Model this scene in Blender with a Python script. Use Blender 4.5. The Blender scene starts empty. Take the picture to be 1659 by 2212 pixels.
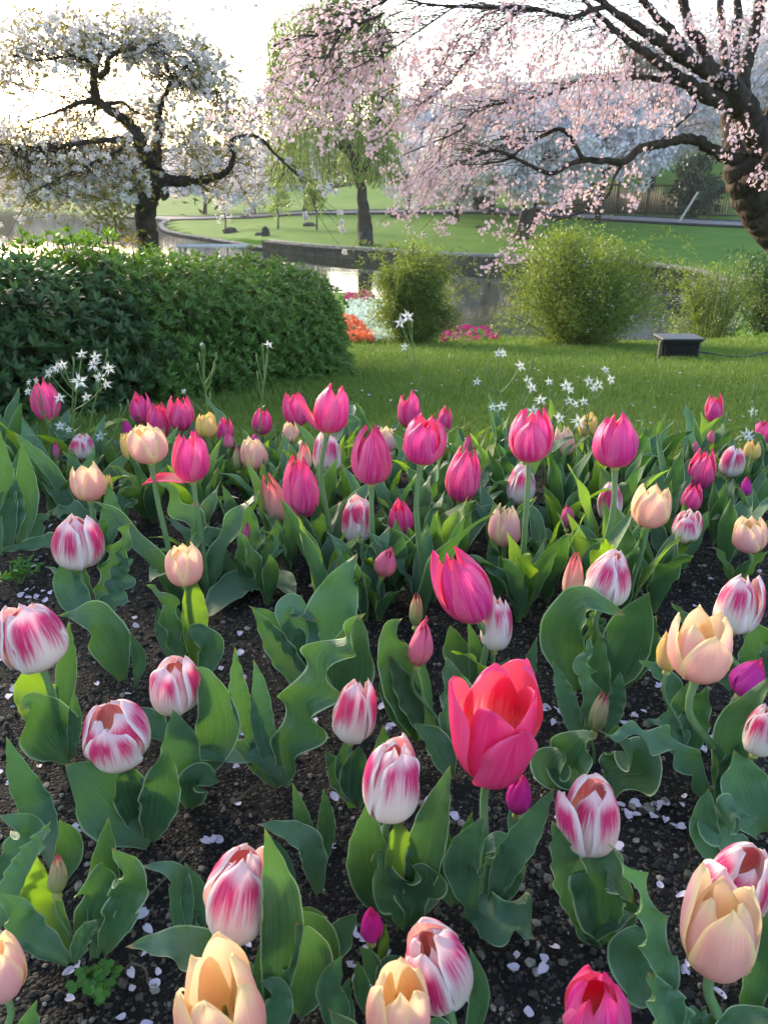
import bpy, math, random
import numpy as np
from mathutils import Vector

random.seed(7)
RNG = np.random.default_rng(7)
SC = bpy.context.scene
COL = SC.collection
PI = math.pi

# ------------------------------------------------------------------ camera
EYE = np.array([0.0, 0.0, 0.6])
PITCH = math.radians(22.9)
FPX, CU, CV = 1671.0, 829.5, 1106.0          # focal length and centre on a 1659 x 2212 picture
cam_d = bpy.data.cameras.new('camera')
cam = bpy.data.objects.new('camera', cam_d)
COL.objects.link(cam)
cam.location = EYE
cam.rotation_euler = (PI / 2 - PITCH, 0, 0)
cam_d.sensor_fit = 'VERTICAL'
cam_d.sensor_height = 7.6
cam_d.sensor_width = 5.7
cam_d.lens = 3.8 / (CV / FPX)
cam_d.clip_start = 0.02
cam_d.clip_end = 2000
cam_d.dof.use_dof = True
cam_d.dof.focus_distance = 1.05
cam_d.dof.aperture_fstop = 4.0
SC.camera = cam

# ------------------------------------------------------------------ light
SUN_EL, SUN_AZ = math.radians(14.5), math.radians(-36)     # azimuth from +Y, negative = left
world = bpy.data.worlds.new('World')
SC.world = world
world.use_nodes = True
wn = world.node_tree
bg = wn.nodes['Background']
sky = wn.nodes.new('ShaderNodeTexSky')
sky.sky_type = 'NISHITA'
sky.sun_disc = False
sky.sun_elevation = SUN_EL
sky.sun_rotation = SUN_AZ
sky.air_density = 1.0
sky.dust_density = 2.2
sky.ozone_density = 1.0
wn.links.new(sky.outputs[0], bg.inputs[0])
bg.inputs[1].default_value = 0.15
sun_d = bpy.data.lights.new('sun', 'SUN')
sun_d.energy = 1.5
sun_d.angle = math.radians(10)
sun_d.color = (1.0, 0.84, 0.62)
sun = bpy.data.objects.new('sun', sun_d)
COL.objects.link(sun)
sdir = Vector((math.sin(SUN_AZ) * math.cos(SUN_EL), math.cos(SUN_AZ) * math.cos(SUN_EL), math.sin(SUN_EL)))
sun.rotation_euler = sdir.to_track_quat('Z', 'Y').to_euler()
vs = SC.view_settings
vs.view_transform = 'Standard'
vs.look = 'None'
vs.gamma = 1
vs.use_curve_mapping = False
vs.exposure = 2.2
SC.render.engine = 'CYCLES'
SC.cycles.use_denoising = True
SC.cycles.max_bounces = 6
SC.cycles.diffuse_bounces = 3
SC.cycles.glossy_bounces = 3
SC.cycles.transmission_bounces = 4
SC.cycles.caustics_reflective = False
SC.cycles.caustics_refractive = False

# ------------------------------------------------------------------ geometry helpers
FWD = np.array([0, math.cos(PITCH), -math.sin(PITCH)])
UP = np.array([0, math.sin(PITCH), math.cos(PITCH)])
RT = np.array([1.0, 0, 0])


def ray(u, v):
    return FWD + (u - CU) / FPX * RT + (CV - v) / FPX * UP


def P(u, v, depth):
    return EYE + ray(u, v) * depth


def PY(u, v, y):
    d = ray(u, v)
    return EYE + d * (y / d[1])


def PZ(u, v, z):
    d = ray(u, v)
    return EYE + d * ((z - EYE[2]) / d[2])


def depth_of(p):
    return float(np.dot(np.asarray(p) - EYE, FWD))


def sstep(x, a, b):
    t = np.clip((x - a) / (b - a), 0, 1)
    return t * t * (3 - 2 * t)


def unit(v):
    v = np.asarray(v, float)
    return v / (np.linalg.norm(v) + 1e-12)


_tab = np.random.default_rng(3).random((256, 256))


def vnoise(x, y):
    xi, yi = np.floor(x).astype(int), np.floor(y).astype(int)
    fx, fy = x - xi, y - yi
    fx, fy = fx * fx * (3 - 2 * fx), fy * fy * (3 - 2 * fy)
    a = _tab[xi % 256, yi % 256]; b = _tab[(xi + 1) % 256, yi % 256]
    c = _tab[xi % 256, (yi + 1) % 256]; d = _tab[(xi + 1) % 256, (yi + 1) % 256]
    return (a * (1 - fx) + b * fx) * (1 - fy) + (c * (1 - fx) + d * fx) * fy - 0.5


def fbm(x, y, o=4):
    s, a = 0, 1.0
    for k in range(o):
        s = s + a * vnoise(x * 2 ** k + 17 * k, y * 2 ** k - 9 * k)
        a *= 0.5
    return s


class MB:
    """collects vertices and faces of one mesh object"""
    def __init__(self):
        self.v, self.f, self.uv, self.t, self.n = [], [], [], [], 0

    def add(self, v, f, uv=None, tint=None):
        v = np.asarray(v, float).reshape(-1, 3)
        self.v.append(v)
        self.f.append(np.asarray(f, int) + self.n)
        self.uv.append(np.zeros((len(v), 2)) if uv is None else np.asarray(uv, float).reshape(-1, 2))
        self.t.append(np.full(len(v), 0.5) if tint is None else np.broadcast_to(np.asarray(tint, float), (len(v),)))
        self.n += len(v)

    def grid(self, g, uv=None, tint=None, closed=False):
        n, m = g.shape[:2]
        idx = np.arange(n * m).reshape(n, m)
        if closed:
            idx = np.concatenate([idx, idx[:, :1]], 1)
        f = np.stack([idx[:-1, :-1], idx[:-1, 1:], idx[1:, 1:], idx[1:, :-1]], -1).reshape(-1, 4)
        self.add(g, f, uv, tint)

    def tube(self, path, rad, seg=8, cap=True, bump=0.0, tint=None):
        path = np.asarray(path, float)
        rad = np.broadcast_to(np.asarray(rad, float), (len(path),))
        tan = np.gradient(path, axis=0)
        tan /= np.linalg.norm(tan, axis=1)[:, None] + 1e-12
        ref = np.array([0.31, 0.22, 0.92]) if abs(tan[0][2]) < 0.8 else np.array([0.93, 0.3, 0.1])
        g = np.zeros((len(path), seg, 3))
        uv = np.zeros((len(path), seg, 2))
        a = np.arange(seg) / seg * 2 * PI
        n = ref
        for i in range(len(path)):
            n = unit(n - np.dot(n, tan[i]) * tan[i])
            b = np.cross(tan[i], n)
            rr = rad[i] * (1 + (RNG.random(seg) - 0.5) * bump)
            g[i] = path[i] + (np.cos(a) * rr)[:, None] * n + (np.sin(a) * rr)[:, None] * b
            uv[i, :, 0] = a / (2 * PI); uv[i, :, 1] = i / max(1, len(path) - 1)
        self.grid(g, uv, tint, closed=True)
        if cap:
            for i, o in ((0, -1), (len(path) - 1, 1)):
                ring = g[i]
                k = np.arange(seg)
                c = np.vstack([ring, path[i] + tan[i] * rad[i] * 0.3 * o])
                tri = np.stack([k, (k + 1) % seg, np.full(seg, seg)], -1)
                self.add(c, tri if o > 0 else tri[:, ::-1], np.full((seg + 1, 2), i / max(1, len(path) - 1)), tint)

    def box(self, c, s, rz=0.0, bev=0.0, tilt=0.0):
        """chamfered box: centre c, full sizes s"""
        h = np.asarray(s, float) / 2
        b = min(bev, min(h) * 0.9)
        vs_ = []
        if b <= 0:
            for x in (-1, 1):
                for y in (-1, 1):
                    for z in (-1, 1):
                        vs_.append((x * h[0], y * h[1], z * h[2]))
            v = np.array(vs_)
            f = [(0, 1, 3, 2), (4, 6, 7, 5), (0, 4, 5, 1), (2, 3, 7, 6), (0, 2, 6, 4), (1, 5, 7, 3)]
            fs = [np.array(f)]
        else:
            idx = {}
            for x in (-1, 1):
                for y in (-1, 1):
                    for z in (-1, 1):
                        for ax in range(3):
                            p = [x * (h[0] - b), y * (h[1] - b), z * (h[2] - b)]
                            p[ax] = (x, y, z)[ax] * h[ax]
                            idx[(x, y, z, ax)] = len(vs_)
                            vs_.append(p)
            v = np.array(vs_)
            q, t3 = [], []
            for ax in range(3):
                o = [k for k in range(3) if k != ax]
                for sgn in (-1, 1):
                    c4 = []
                    for (p, r) in ((-1, -1), (1, -1), (1, 1), (-1, 1)):
                        k = [0, 0, 0]; k[ax] = sgn; k[o[0]] = p; k[o[1]] = r
                        c4.append(idx[(*k, ax)])
                    flip = (sgn == 1) == (ax == 1)
                    q.append(c4[::-1] if flip else c4)
                for p in (-1, 1):
                    for r in (-1, 1):
                        k0 = [0, 0, 0]; k0[ax] = -1; k0[o[0]] = p; k0[o[1]] = r
                        k1 = list(k0); k1[ax] = 1
                        q.append([idx[(*k0, o[0])], idx[(*k1, o[0])], idx[(*k1, o[1])], idx[(*k0, o[1])]])
            for x in (-1, 1):
                for y in (-1, 1):
                    for z in (-1, 1):
                        t3.append([idx[(x, y, z, a)] for a in range(3)])
            fs = [np.array(q), np.array(t3)]
        if tilt:
            ct, st = math.cos(tilt), math.sin(tilt)
            v = v @ np.array([[1, 0, 0], [0, ct, st], [0, -st, ct]])
        cz, sz = math.cos(rz), math.sin(rz)
        v = v @ np.array([[cz, sz, 0], [-sz, cz, 0], [0, 0, 1]]) + np.asarray(c, float)
        n0 = self.n
        self.add(v, fs[0])
        for f in fs[1:]:
            self.f.append(f + n0)

    def build(self, name, mat, parent=None, smooth=True, kind=None, off=None):
        me = bpy.data.meshes.new(name)
        if self.n:
            V = np.concatenate(self.v)
            if off is None and parent is not None:
                r = parent
                while r.parent:
                    r = r.parent
                off = np.array(r.location)
            if off is not None:
                V = V - off
            me.vertices.add(len(V))
            me.vertices.foreach_set('co', V.ravel())
            fl = [f for f in self.f if len(f)]
            li = np.concatenate([f.ravel() for f in fl])
            sz = np.concatenate([np.full(len(f), f.shape[1]) for f in fl])
            me.loops.add(len(li))
            me.loops.foreach_set('vertex_index', li.astype(np.int32))
            me.polygons.add(len(sz))
            me.polygons.foreach_set('loop_start', np.concatenate([[0], np.cumsum(sz)[:-1]]).astype(np.int32))
            me.polygons.foreach_set('loop_total', sz.astype(np.int32))
            me.polygons.foreach_set('use_smooth', np.full(len(sz), smooth))
            U = me.uv_layers.new(name='UVMap')
            U.data.foreach_set('uv', np.concatenate(self.uv)[li].ravel().astype(np.float32))
            at = me.attributes.new('tint', 'FLOAT', 'POINT')
            at.data.foreach_set('value', np.concatenate(self.t).astype(np.float32))
            me.update(calc_edges=True)
            me.validate()
        if mat:
            me.materials.append(mat)
        o = bpy.data.objects.new(name, me)
        COL.objects.link(o)
        if parent is not None:
            o.parent = parent
        elif off is not None:
            o.location = off
        if kind:
            o['kind'] = kind
        return o


def thing(name, label, cat, loc, group=None):
    o = bpy.data.objects.new(name, None)
    o.empty_display_size = 0.05
    COL.objects.link(o)
    o.location = [float(c) for c in loc]
    o['label'] = label
    o['category'] = cat
    if group:
        o['group'] = group
    return o


def tag(o, label, cat, group=None, kind=None):
    o['label'] = label
    o['category'] = cat
    if group:
        o['group'] = group
    if kind:
        o['kind'] = kind
    return o


def spline(pts, n):
    """Catmull-Rom through pts, n samples"""
    p = np.asarray(pts, float)
    if len(p) == 2:
        return p[0] + (p[1] - p[0]) * np.linspace(0, 1, n)[:, None]
    p = np.vstack([2 * p[0] - p[1], p, 2 * p[-1] - p[-2]])
    m = len(p) - 3
    seg = np.linalg.norm(np.diff(p[1:-1], axis=0), axis=1)
    cum = np.concatenate([[0], np.cumsum(seg)])
    out = []
    for s in np.linspace(0, cum[-1], n):
        i = min(int(np.searchsorted(cum, s, side='right')) - 1, m - 1)
        t = (s - cum[i]) / max(seg[i], 1e-9)
        a, b, c, d = p[i:i + 4]
        out.append(0.5 * (2 * b + (c - a) * t + (2 * a - 5 * b + 4 * c - d) * t * t + (3 * b - a - 3 * c + d) * t ** 3))
    return np.array(out)


def rand_dirs(n, rng=RNG):
    d = rng.normal(size=(n, 3))
    return d / np.linalg.norm(d, axis=1)[:, None]


def leaf_quads(mb, c, length, width, dirs=None, tint=None, rng=RNG, up=None):
    """one pointed quad per centre, free orientation"""
    n = len(c)
    d = rand_dirs(n, rng) if dirs is None else dirs
    r = rand_dirs(n, rng) if up is None else up
    s = np.cross(d, r)
    s /= np.linalg.norm(s, axis=1)[:, None] + 1e-9
    L = np.broadcast_to(np.asarray(length, float), (n,))[:, None]
    W = np.broadcast_to(np.asarray(width, float), (n,))[:, None]
    nn = np.cross(s, d)
    v = np.stack([c, c + d * L * .5 + s * W * .5 + nn * W * .12, c + d * L, c + d * L * .5 - s * W * .5 + nn * W * .12], 1).reshape(-1, 3)
    f = np.arange(4 * n).reshape(n, 4)
    t = np.repeat(rng.random(n) if tint is None else np.broadcast_to(tint, (n,)), 4)
    uv = np.tile(np.array([[.5, 0], [1, .5], [.5, 1], [0, .5]]), (n, 1))
    mb.add(v, f, uv, t)


def flowers(mb, c, nrm, size, rng=RNG, petals=5, cup=0.25, wid=0.42):
    """small five-petal flowers, one quad per petal"""
    n = len(c)
    a = np.cross(nrm, rand_dirs(n, rng))
    a /= np.linalg.norm(a, axis=1)[:, None] + 1e-9
    b = np.cross(nrm, a)
    S = np.broadcast_to(np.asarray(size, float), (n,))[:, None]
    tint = rng.random(n)
    for k in range(petals):
        th = 2 * PI * k / petals
        d = a * math.cos(th) + b * math.sin(th)
        s = np.cross(nrm, d)
        v = np.stack([c, c + d * S * .62 + s * S * wid + nrm * S * cup * .7, c + d * S + nrm * S * cup, c + d * S * .62 - s * S * wid + nrm * S * cup * .7], 1).reshape(-1, 3)
        uv = np.tile(np.array([[.5, 0], [1, .6], [.5, 1], [0, .6]]), (n, 1))
        mb.add(v, np.arange(4 * n).reshape(n, 4), uv, np.repeat(tint, 4))

# ------------------------------------------------------------------ materials
class NT:
    """short-hand for one node tree"""
    def __init__(self, name):
        self.m = bpy.data.materials.new(name)
        self.m.use_nodes = True
        self.t = self.m.node_tree
        self.t.nodes.clear()
        self.out = self.t.nodes.new('ShaderNodeOutputMaterial')

    def n(self, typ, props=None, **ins):
        nd = self.t.nodes.new(typ)
        for k, v in (props or {}).items():
            setattr(nd, k, v)
        for k, v in ins.items():
            key = int(k[1:]) if k[0] == '_' and k[1:].isdigit() else k.replace('_', ' ')
            self.set(nd, key, v)
        return nd

    def set(self, nd, key, v):
        s = nd.inputs[key]
        if isinstance(v, bpy.types.NodeSocket):
            self.t.links.new(v, s)
        elif isinstance(v, bpy.types.Node):
            self.t.links.new(v.outputs[0], s)
        else:
            if isinstance(v, tuple) and len(v) == 3 and s.type == 'RGBA':
                v = (*v, 1)
            s.default_value = v

    def math(self, op, a, b=0.0, c=0.0, clamp=False):
        return self.n('ShaderNodeMath', {'operation': op, 'use_clamp': clamp}, _0=a, _1=b, _2=c).outputs[0]

    def ss(self, x, a, b, lo=0.0, hi=1.0):
        return self.n('ShaderNodeMapRange', {'interpolation_type': 'SMOOTHSTEP'}, _0=x, _1=a, _2=b, _3=lo, _4=hi).outputs[0]

    def mix(self, f, a, b, blend='MIX'):
        nd = self.n('ShaderNodeMix', {'data_type': 'RGBA', 'blend_type': blend})
        self.set(nd, 0, f); self.set(nd, 6, a); self.set(nd, 7, b)
        return nd.outputs[2]

    def noise(self, scale, detail=3.0, vec=None, rough=0.5):
        nd = self.n('ShaderNodeTexNoise', Scale=scale, Detail=detail, Roughness=rough)
        if vec is not None:
            self.set(nd, 'Vector', vec)
        return nd.outputs[0]

    def ramp(self, f, stops):
        nd = self.n('ShaderNodeValToRGB', Fac=f)
        e = nd.color_ramp.elements
        while len(e) < len(stops):
            e.new(0.5)
        for k, (p, c) in enumerate(stops):
            e[k].position = p; e[k].color = (*c, 1)
        return nd.outputs[0]

    def tint(self):
        return self.n('ShaderNodeAttribute', {'attribute_name': 'tint'}).outputs['Fac']

    def uv(self):
        s = self.n('ShaderNodeSeparateXYZ', Vector=self.n('ShaderNodeUVMap').outputs[0])
        return s.outputs[0], s.outputs[1]

    def pos(self):
        return self.n('ShaderNodeNewGeometry').outputs['Position']

    def objco(self):
        return self.n('ShaderNodeTexCoord').outputs['Object']

    def bump(self, h, strength=0.3, dist=0.01):
        return self.n('ShaderNodeBump', Height=h, Strength=strength, Distance=dist).outputs[0]

    def bsdf(self, color, rough=0.6, spec=0.4, normal=None, **kw):
        nd = self.n('ShaderNodeBsdfPrincipled')
        self.set(nd, 'Base Color', color); self.set(nd, 'Roughness', rough)
        self.set(nd, 'Specular IOR Level', spec)
        for k, v in kw.items():
            self.set(nd, k.replace('_', ' '), v)
        if normal is not None:
            self.set(nd, 'Normal', normal)
        return nd.outputs[0]

    def thin(self, bs, color, amount):
        tr = self.n('ShaderNodeBsdfTranslucent')
        self.set(tr, 'Color', color)
        mx = self.n('ShaderNodeMixShader')
        self.set(mx, 0, amount); self.set(mx, 1, bs); self.set(mx, 2, tr.outputs[0])
        return mx.outputs[0]

    def done(self, sh):
        self.t.links.new(sh, self.out.inputs[0])
        return self.m


def orand(t):
    return t.n('ShaderNodeObjectInfo').outputs['Random']


def petal_setup(t):
    u, v = t.uv()
    e = t.math('ABSOLUTE', t.math('MULTIPLY_ADD', u, 2.0, -1.0))
    r = orand(t)
    vec = t.n('ShaderNodeCombineXYZ', X=t.math('MULTIPLY', u, 26.0), Y=t.math('MULTIPLY', v, 2.2), Z=t.math('MULTIPLY', r, 40.0)).outputs[0]
    st = t.noise(1.0, 3.0, vec)
    bf = t.n('ShaderNodeNewGeometry').outputs['Backfacing']
    nb = t.bump(st, 0.42, 0.003)
    return u, v, e, r, st, bf, nb


def m_pink():
    t = NT('pink_petal')
    u, v, e, r, st, bf, nb = petal_setup(t)
    body = t.mix(t.ss(e, .25, .95), (.70, .026, .27), (.84, .15, .34))
    body = t.mix(t.math('MULTIPLY', t.ss(st, .42, .66), .6), body, (.86, .26, .46))
    body = t.mix(t.ss(v, .72, 1.0, 0, .6), body, (.80, .03, .12))
    body = t.mix(t.math('MULTIPLY', t.ss(r, .3, 1.0), .35), body, (.62, .02, .36))
    base = t.mix(t.ss(t.math('MULTIPLY_ADD', st, .12, v), .04, .20), (.74, .62, .36), body)
    ins = t.mix(t.ss(v, .1, .5), (.85, .55, .42), (.82, .035, .10))
    c = t.mix(bf, base, ins)
    spot = t.ss(t.noise(30.0, 1.0, t.objco()), .72, .78, 0, .5)
    c = t.mix(spot, c, (.85, .45, .60))
    return t.done(t.thin(t.bsdf(c, .42, .35, nb), t.mix(.5, c, (.92, .10, .28)), .36))


def m_redpink():
    t = NT('red_pink_petal')
    u, v, e, r, st, bf, nb = petal_setup(t)
    body = t.mix(t.ss(e, .2, .95), (.76, .025, .19), (.83, .09, .28))
    body = t.mix(t.math('MULTIPLY', t.ss(st, .42, .72), .4), body, (.84, .14, .30))
    base = t.mix(t.ss(t.math('MULTIPLY_ADD', st, .2, v), .06, .28), (.78, .55, .40), body)
    ins = t.mix(t.ss(t.math('MULTIPLY_ADD', st, .8, v), .55, 1.05), (.85, .62, .54), (.84, .05, .14))
    c = t.mix(bf, base, ins)
    return t.done(t.thin(t.bsdf(c, .40, .35, nb), t.mix(.5, c, (.95, .12, .15)), .32))


def m_peach():
    t = NT('peach_petal')
    u, v, e, r, st, bf, nb = petal_setup(t)
    rim = t.math('MAXIMUM', t.ss(t.math('MULTIPLY_ADD', st, .25, e), .72, 1.12), t.ss(t.math('MULTIPLY_ADD', st, .2, v), .78, 1.16))
    c = t.mix(rim, t.mix(t.ss(t.math('FRACT', t.math('MULTIPLY', r, 5.7)), .3, .9), (.84, .40, .36), (.83, .42, .47)), (.88, .72, .36))
    c = t.mix(t.math('MULTIPLY', t.ss(st, .45, .7), .35), c, (.86, .55, .50))
    c = t.mix(t.ss(v, .0, .14), (.74, .60, .30), c)
    ins = t.mix(t.ss(e, .3, .95), (.88, .58, .36), (.90, .76, .40))
    c = t.mix(bf, c, ins)
    return t.done(t.thin(t.bsdf(c, .45, .3, nb), t.mix(.5, c, (.95, .70, .48)), .35))


def m_yellow():
    t = NT('yellow_petal')
    u, v, e, r, st, bf, nb = petal_setup(t)
    c = t.mix(t.ss(e, .2, 1.0), (.80, .50, .22), (.84, .68, .15))
    c = t.mix(t.math('MULTIPLY', t.ss(st, .45, .7), .3), c, (.62, .60, .16))
    return t.done(t.thin(t.bsdf(c, .45, .3, nb), c, .35))


def m_coral():
    t = NT('coral_petal')
    u, v, e, r, st, bf, nb = petal_setup(t)
    c = t.mix(t.ss(t.math('MULTIPLY_ADD', st, .5, v), .6, 1.25), (.82, .52, .42), (.80, .16, .18))
    c = t.mix(t.ss(v, .02, .3), (.72, .62, .24), c)
    return t.done(t.thin(t.bsdf(c, .45, .3, nb), c, .35))


def m_stripe():
    t = NT('striped_petal')
    u, v, e, r, st, bf, nb = petal_setup(t)
    v2 = t.math('MULTIPLY_ADD', t.math('SUBTRACT', st, .5), .75, v)
    e2 = t.math('MULTIPLY_ADD', t.math('SUBTRACT', st, .5), .45, e)
    off = t.math('MULTIPLY_ADD', r, .9, -.45)
    es = t.math('ABSOLUTE', t.math('ADD', t.math('MULTIPLY_ADD', u, 2.0, -1.0), off))
    thr = t.math('MULTIPLY_ADD', es, -.26, t.math('MULTIPLY_ADD', t.math('FRACT', t.math('MULTIPLY', r, 7.3)), .28, .52))
    up = t.ss(t.math('SUBTRACT', v2, thr), -.22, .20)
    edge = t.ss(e2, .66, .96, 1, 0)
    tip = t.ss(t.math('MULTIPLY_ADD', st, .15, v), .86, 1.02, 1, 0)
    cen = t.ss(t.math('MULTIPLY_ADD', st, .35, es), .12, .42, t.math('MULTIPLY', r, .9), 1)
    mask = t.math('MULTIPLY', t.math('MULTIPLY', up, edge), t.math('MULTIPLY', tip, cen))
    mask = t.math('MULTIPLY', mask, t.ss(st, .18, .50, .72, 1))
    pale = t.mix(t.ss(v, .25, .8), (.82, .76, .68), (.83, .60, .65))
    pale = t.mix(t.ss(e, .72, .95), pale, (.84, .80, .80))
    red = t.mix(r, (.68, .035, .15), (.62, .03, .20))
    c = t.mix(mask, pale, red)
    ins = t.mix(t.math('MULTIPLY', mask, .55), (.82, .54, .50), (.70, .06, .14))
    c = t.mix(bf, c, ins)
    return t.done(t.thin(t.bsdf(c, .45, .3, nb), c, .30))


def m_bud(name, low, high, tip):
    t = NT(name)
    u, v, e, r, st, bf, nb = petal_setup(t)
    c = t.mix(t.ss(t.math('MULTIPLY_ADD', st, .4, v), .35, .95), low, high)
    c = t.mix(t.ss(v, .75, 1.0), c, tip)
    return t.done(t.thin(t.bsdf(c, .45, .3, nb), c, .25))


def m_leaf(name='tulip_leaf', a=(.026, .092, .038), b=(.038, .120, .038), back=(.050, .138, .074), edge=(.50, .62, .36), tr=(.10, .24, .025), amt=.24):
    t = NT(name)
    u, v = t.uv()
    e = t.math('ABSOLUTE', t.math('MULTIPLY_ADD', u, 2.0, -1.0))
    r = orand(t)
    vec = t.n('ShaderNodeCombineXYZ', X=t.math('MULTIPLY', u, 46.0), Y=t.math('MULTIPLY', v, 1.6), Z=t.math('MULTIPLY', r, 30.0)).outputs[0]
    st = t.noise(1.0, 2.0, vec)
    big = t.noise(22.0, 2.0, t.objco())
    c = t.mix(t.ss(big, .35, .68), a, b)
    c = t.mix(t.math('MULTIPLY', r, .4), c, back)
    c = t.mix(t.math('MULTIPLY', t.ss(st, .36, .66), .6), c, (.10, .205, .095))
    c = t.mix(t.ss(v, .0, .22, .55, 0), c, (.13, .19, .05))
    c = t.mix(t.ss(e, .89, .98, 0, .9), c, edge)
    c = t.mix(t.ss(t.math('MULTIPLY_ADD', st, .04, v), .955, 1.0, 0, .8), c, (.30, .20, .07))
    c = t.mix(t.ss(t.noise(55.0, 2.0, t.objco()), .70, .76, 0, .5), c, (.12, .17, .09))
    dust = t.math('MULTIPLY', t.ss(t.noise(34.0, 5.0, t.objco(), .7), .42, .72), .22)
    c = t.mix(dust, c, (.15, .24, .16))
    c = t.mix(t.ss(t.noise(160.0, 2.0, t.objco()), .72, .78, 0, .6), c, (.045, .055, .030))
    nb = t.bump(t.math('ADD', st, t.math('MULTIPLY', t.noise(26.0, 3.0, t.objco()), 1.2)), 0.45, 0.004)
    rough = t.math('ADD', t.math('MULTIPLY_ADD', st, .2, .33), t.math('MULTIPLY', dust, .5))
    return t.done(t.thin(t.bsdf(c, rough, .5, nb), tr, amt))


def m_plain_leaf(name, a, b, tr, amt=.3, rough=.5):
    """leaf whose colour runs from a to b with the per-leaf tint"""
    t = NT(name)
    c = t.mix(t.tint(), a, b)
    return t.done(t.thin(t.bsdf(c, rough, .35), tr, amt))


def m_noise(name, stops, scale=8.0, rough=.8, bumps=.4, bscale=30.0, dist=.01, spec=.3, stretch=None):
    t = NT(name)
    co = t.objco()
    if stretch:
        co = t.n('ShaderNodeMapping', Vector=co, Scale=stretch).outputs[0]
    n1 = t.noise(scale, 5.0, co)
    n2 = t.noise(bscale, 4.0, co)
    c = t.ramp(n1, stops)
    c = t.mix(t.ss(n2, .35, .7, .0, .45), c, tuple(x * .45 for x in stops[0][1]))
    return t.done(t.bsdf(c, rough, spec, t.bump(n2, bumps, dist)))


M = dict(
    pink=m_pink(), redpink=m_redpink(), peach=m_peach(), yellow=m_yellow(), coral=m_coral(), stripe=m_stripe(),
    greenbud=m_bud('green_bud_petal', (.30, .36, .14), (.45, .36, .20), (.60, .08, .16)),
    rosebud=m_bud('rose_bud_petal', (.45, .16, .20), (.55, .09, .24), (.50, .03, .15)),
    magenta=m_bud('magenta_bud_petal', (.68, .05, .38), (.62, .018, .30), (.72, .03, .16)),
    salmon=m_bud('salmon_bud_petal', (.74, .24, .26), (.76, .15, .28), (.78, .10, .20)),
    leaf=m_leaf(),
    leafblue=m_leaf('blue_green_leaf', (.050, .135, .085), (.055, .150, .070), (.10, .21, .13), (.34, .46, .26), (.08, .22, .04), .2),
    leaflime=m_leaf('lime_leaf', (.075, .17, .022), (.105, .205, .026), (.07, .17, .04), (.36, .46, .16), (.24, .42, .015), .42),
    pistil=m_noise('pistil', [(.3, (.45, .42, .12)), (.7, (.25, .30, .08))], 60.0, .6),
    bark=m_noise('bark', [(.3, (.020, .015, .012)), (.6, (.065, .050, .040)), (.8, (.13, .115, .10))], 14.0, .9, .9, 40.0, .02, .2, (1, 1, .45)),
    bark_far=m_noise('far_bark', [(.3, (.020, .017, .015)), (.7, (.07, .06, .055))], 3.0, .9, .6, 12.0, .05, .2),
    twig=m_noise('twig_bark', [(.3, (.025, .017, .014)), (.7, (.06, .042, .036))], 40.0, .9, .3),
    grey_twig=m_noise('grey_twig', [(.3, (.26, .26, .24)), (.7, (.42, .42, .40))], 20.0, .9, .3),
)


def m_stem():
    t = NT('tulip_stem')
    u, v = t.uv()
    c = t.mix(t.ss(v, .2, 1.0), (.085, .19, .055), (.14, .24, .10))
    c = t.mix(t.ss(t.noise(60.0, 2.0, t.objco()), .4, .7, 0, .5), c, (.18, .26, .14))
    return t.done(t.bsdf(c, .45, .4, Subsurface_Weight=0.0))


M['stem'] = m_stem()
M['sepal_stem'] = m_noise('wildflower_stem', [(.3, (.10, .17, .05)), (.7, (.17, .24, .08))], 60.0, .6)
M['star'] = m_plain_leaf('star_petal', (.78, .80, .80), (.84, .84, .80), (.8, .8, .78), .35)


def m_soil():
    t = NT('soil')
    co = t.pos()
    n1 = t.noise(90.0, 5.0, co, .65)
    n2 = t.noise(420.0, 3.0, co, .6)
    big = t.noise(7.0, 3.0, co)
    vo = t.n('ShaderNodeTexVoronoi', {'feature': 'F1'}, Vector=co, Scale=330.0)
    grain = t.math('POWER', vo.outputs['Color'], 3.0) if False else vo.outputs['Distance']
    c = t.ramp(n1, [(.25, (.0045, .0038, .0034)), (.55, (.011, .0092, .008)), (.8, (.027, .023, .019))])
    c = t.mix(t.ss(big, .4, .65, 0, .5), c, (.0065, .0058, .0052))
    sep = t.n('ShaderNodeSeparateColor', Color=vo.outputs['Color'])
    c = t.mix(t.ss(sep.outputs[0], .84, .90, 0, .7), c, (.085, .070, .055))
    c = t.mix(t.ss(sep.outputs[1], .93, .97, 0, .8), c, (.16, .135, .10))
    h = t.math('ADD', t.math('MULTIPLY', n2, .5), t.math('MULTIPLY', grain, -1.2))
    return t.done(t.bsdf(c, .85, .25, t.bump(h, .9, .004)))


M['soil'] = m_soil()


def m_gravel():
    t = NT('gravel_stone')
    c = t.ramp(t.tint(), [(.0, (.014, .013, .013)), (.40, (.026, .025, .024)), (.60, (.062, .052, .042)), (.78, (.13, .108, .082)), (.91, (.25, .215, .17)), (1.0, (.28, .27, .25))])
    n = t.noise(300.0, 3.0, t.pos())
    c = t.mix(t.ss(n, .35, .7, .0, .5), c, (.015, .013, .012))
    return t.done(t.bsdf(c, .8, .3, t.bump(n, .5, .001)))


M['gravel'] = m_gravel()


def m_lawn():
    t = NT('lawn')
    co = t.pos()
    n1 = t.noise(1.1, 4.0, co)
    n2 = t.noise(14.0, 4.0, co)
    n3 = t.noise(120.0, 3.0, co)
    c = t.ramp(n1, [(.3, (.050, .140, .012)), (.55, (.075, .180, .016)), (.75, (.115, .205, .024))])
    c = t.mix(t.ss(n2, .4, .7, 0, .5), c, (.12, .20, .04))
    c = t.mix(t.ss(n3, .45, .75, 0, .45), c, (.040, .085, .014))
    return t.done(t.bsdf(c, .9, .1, t.bump(n3, .7, .02)))


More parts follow.
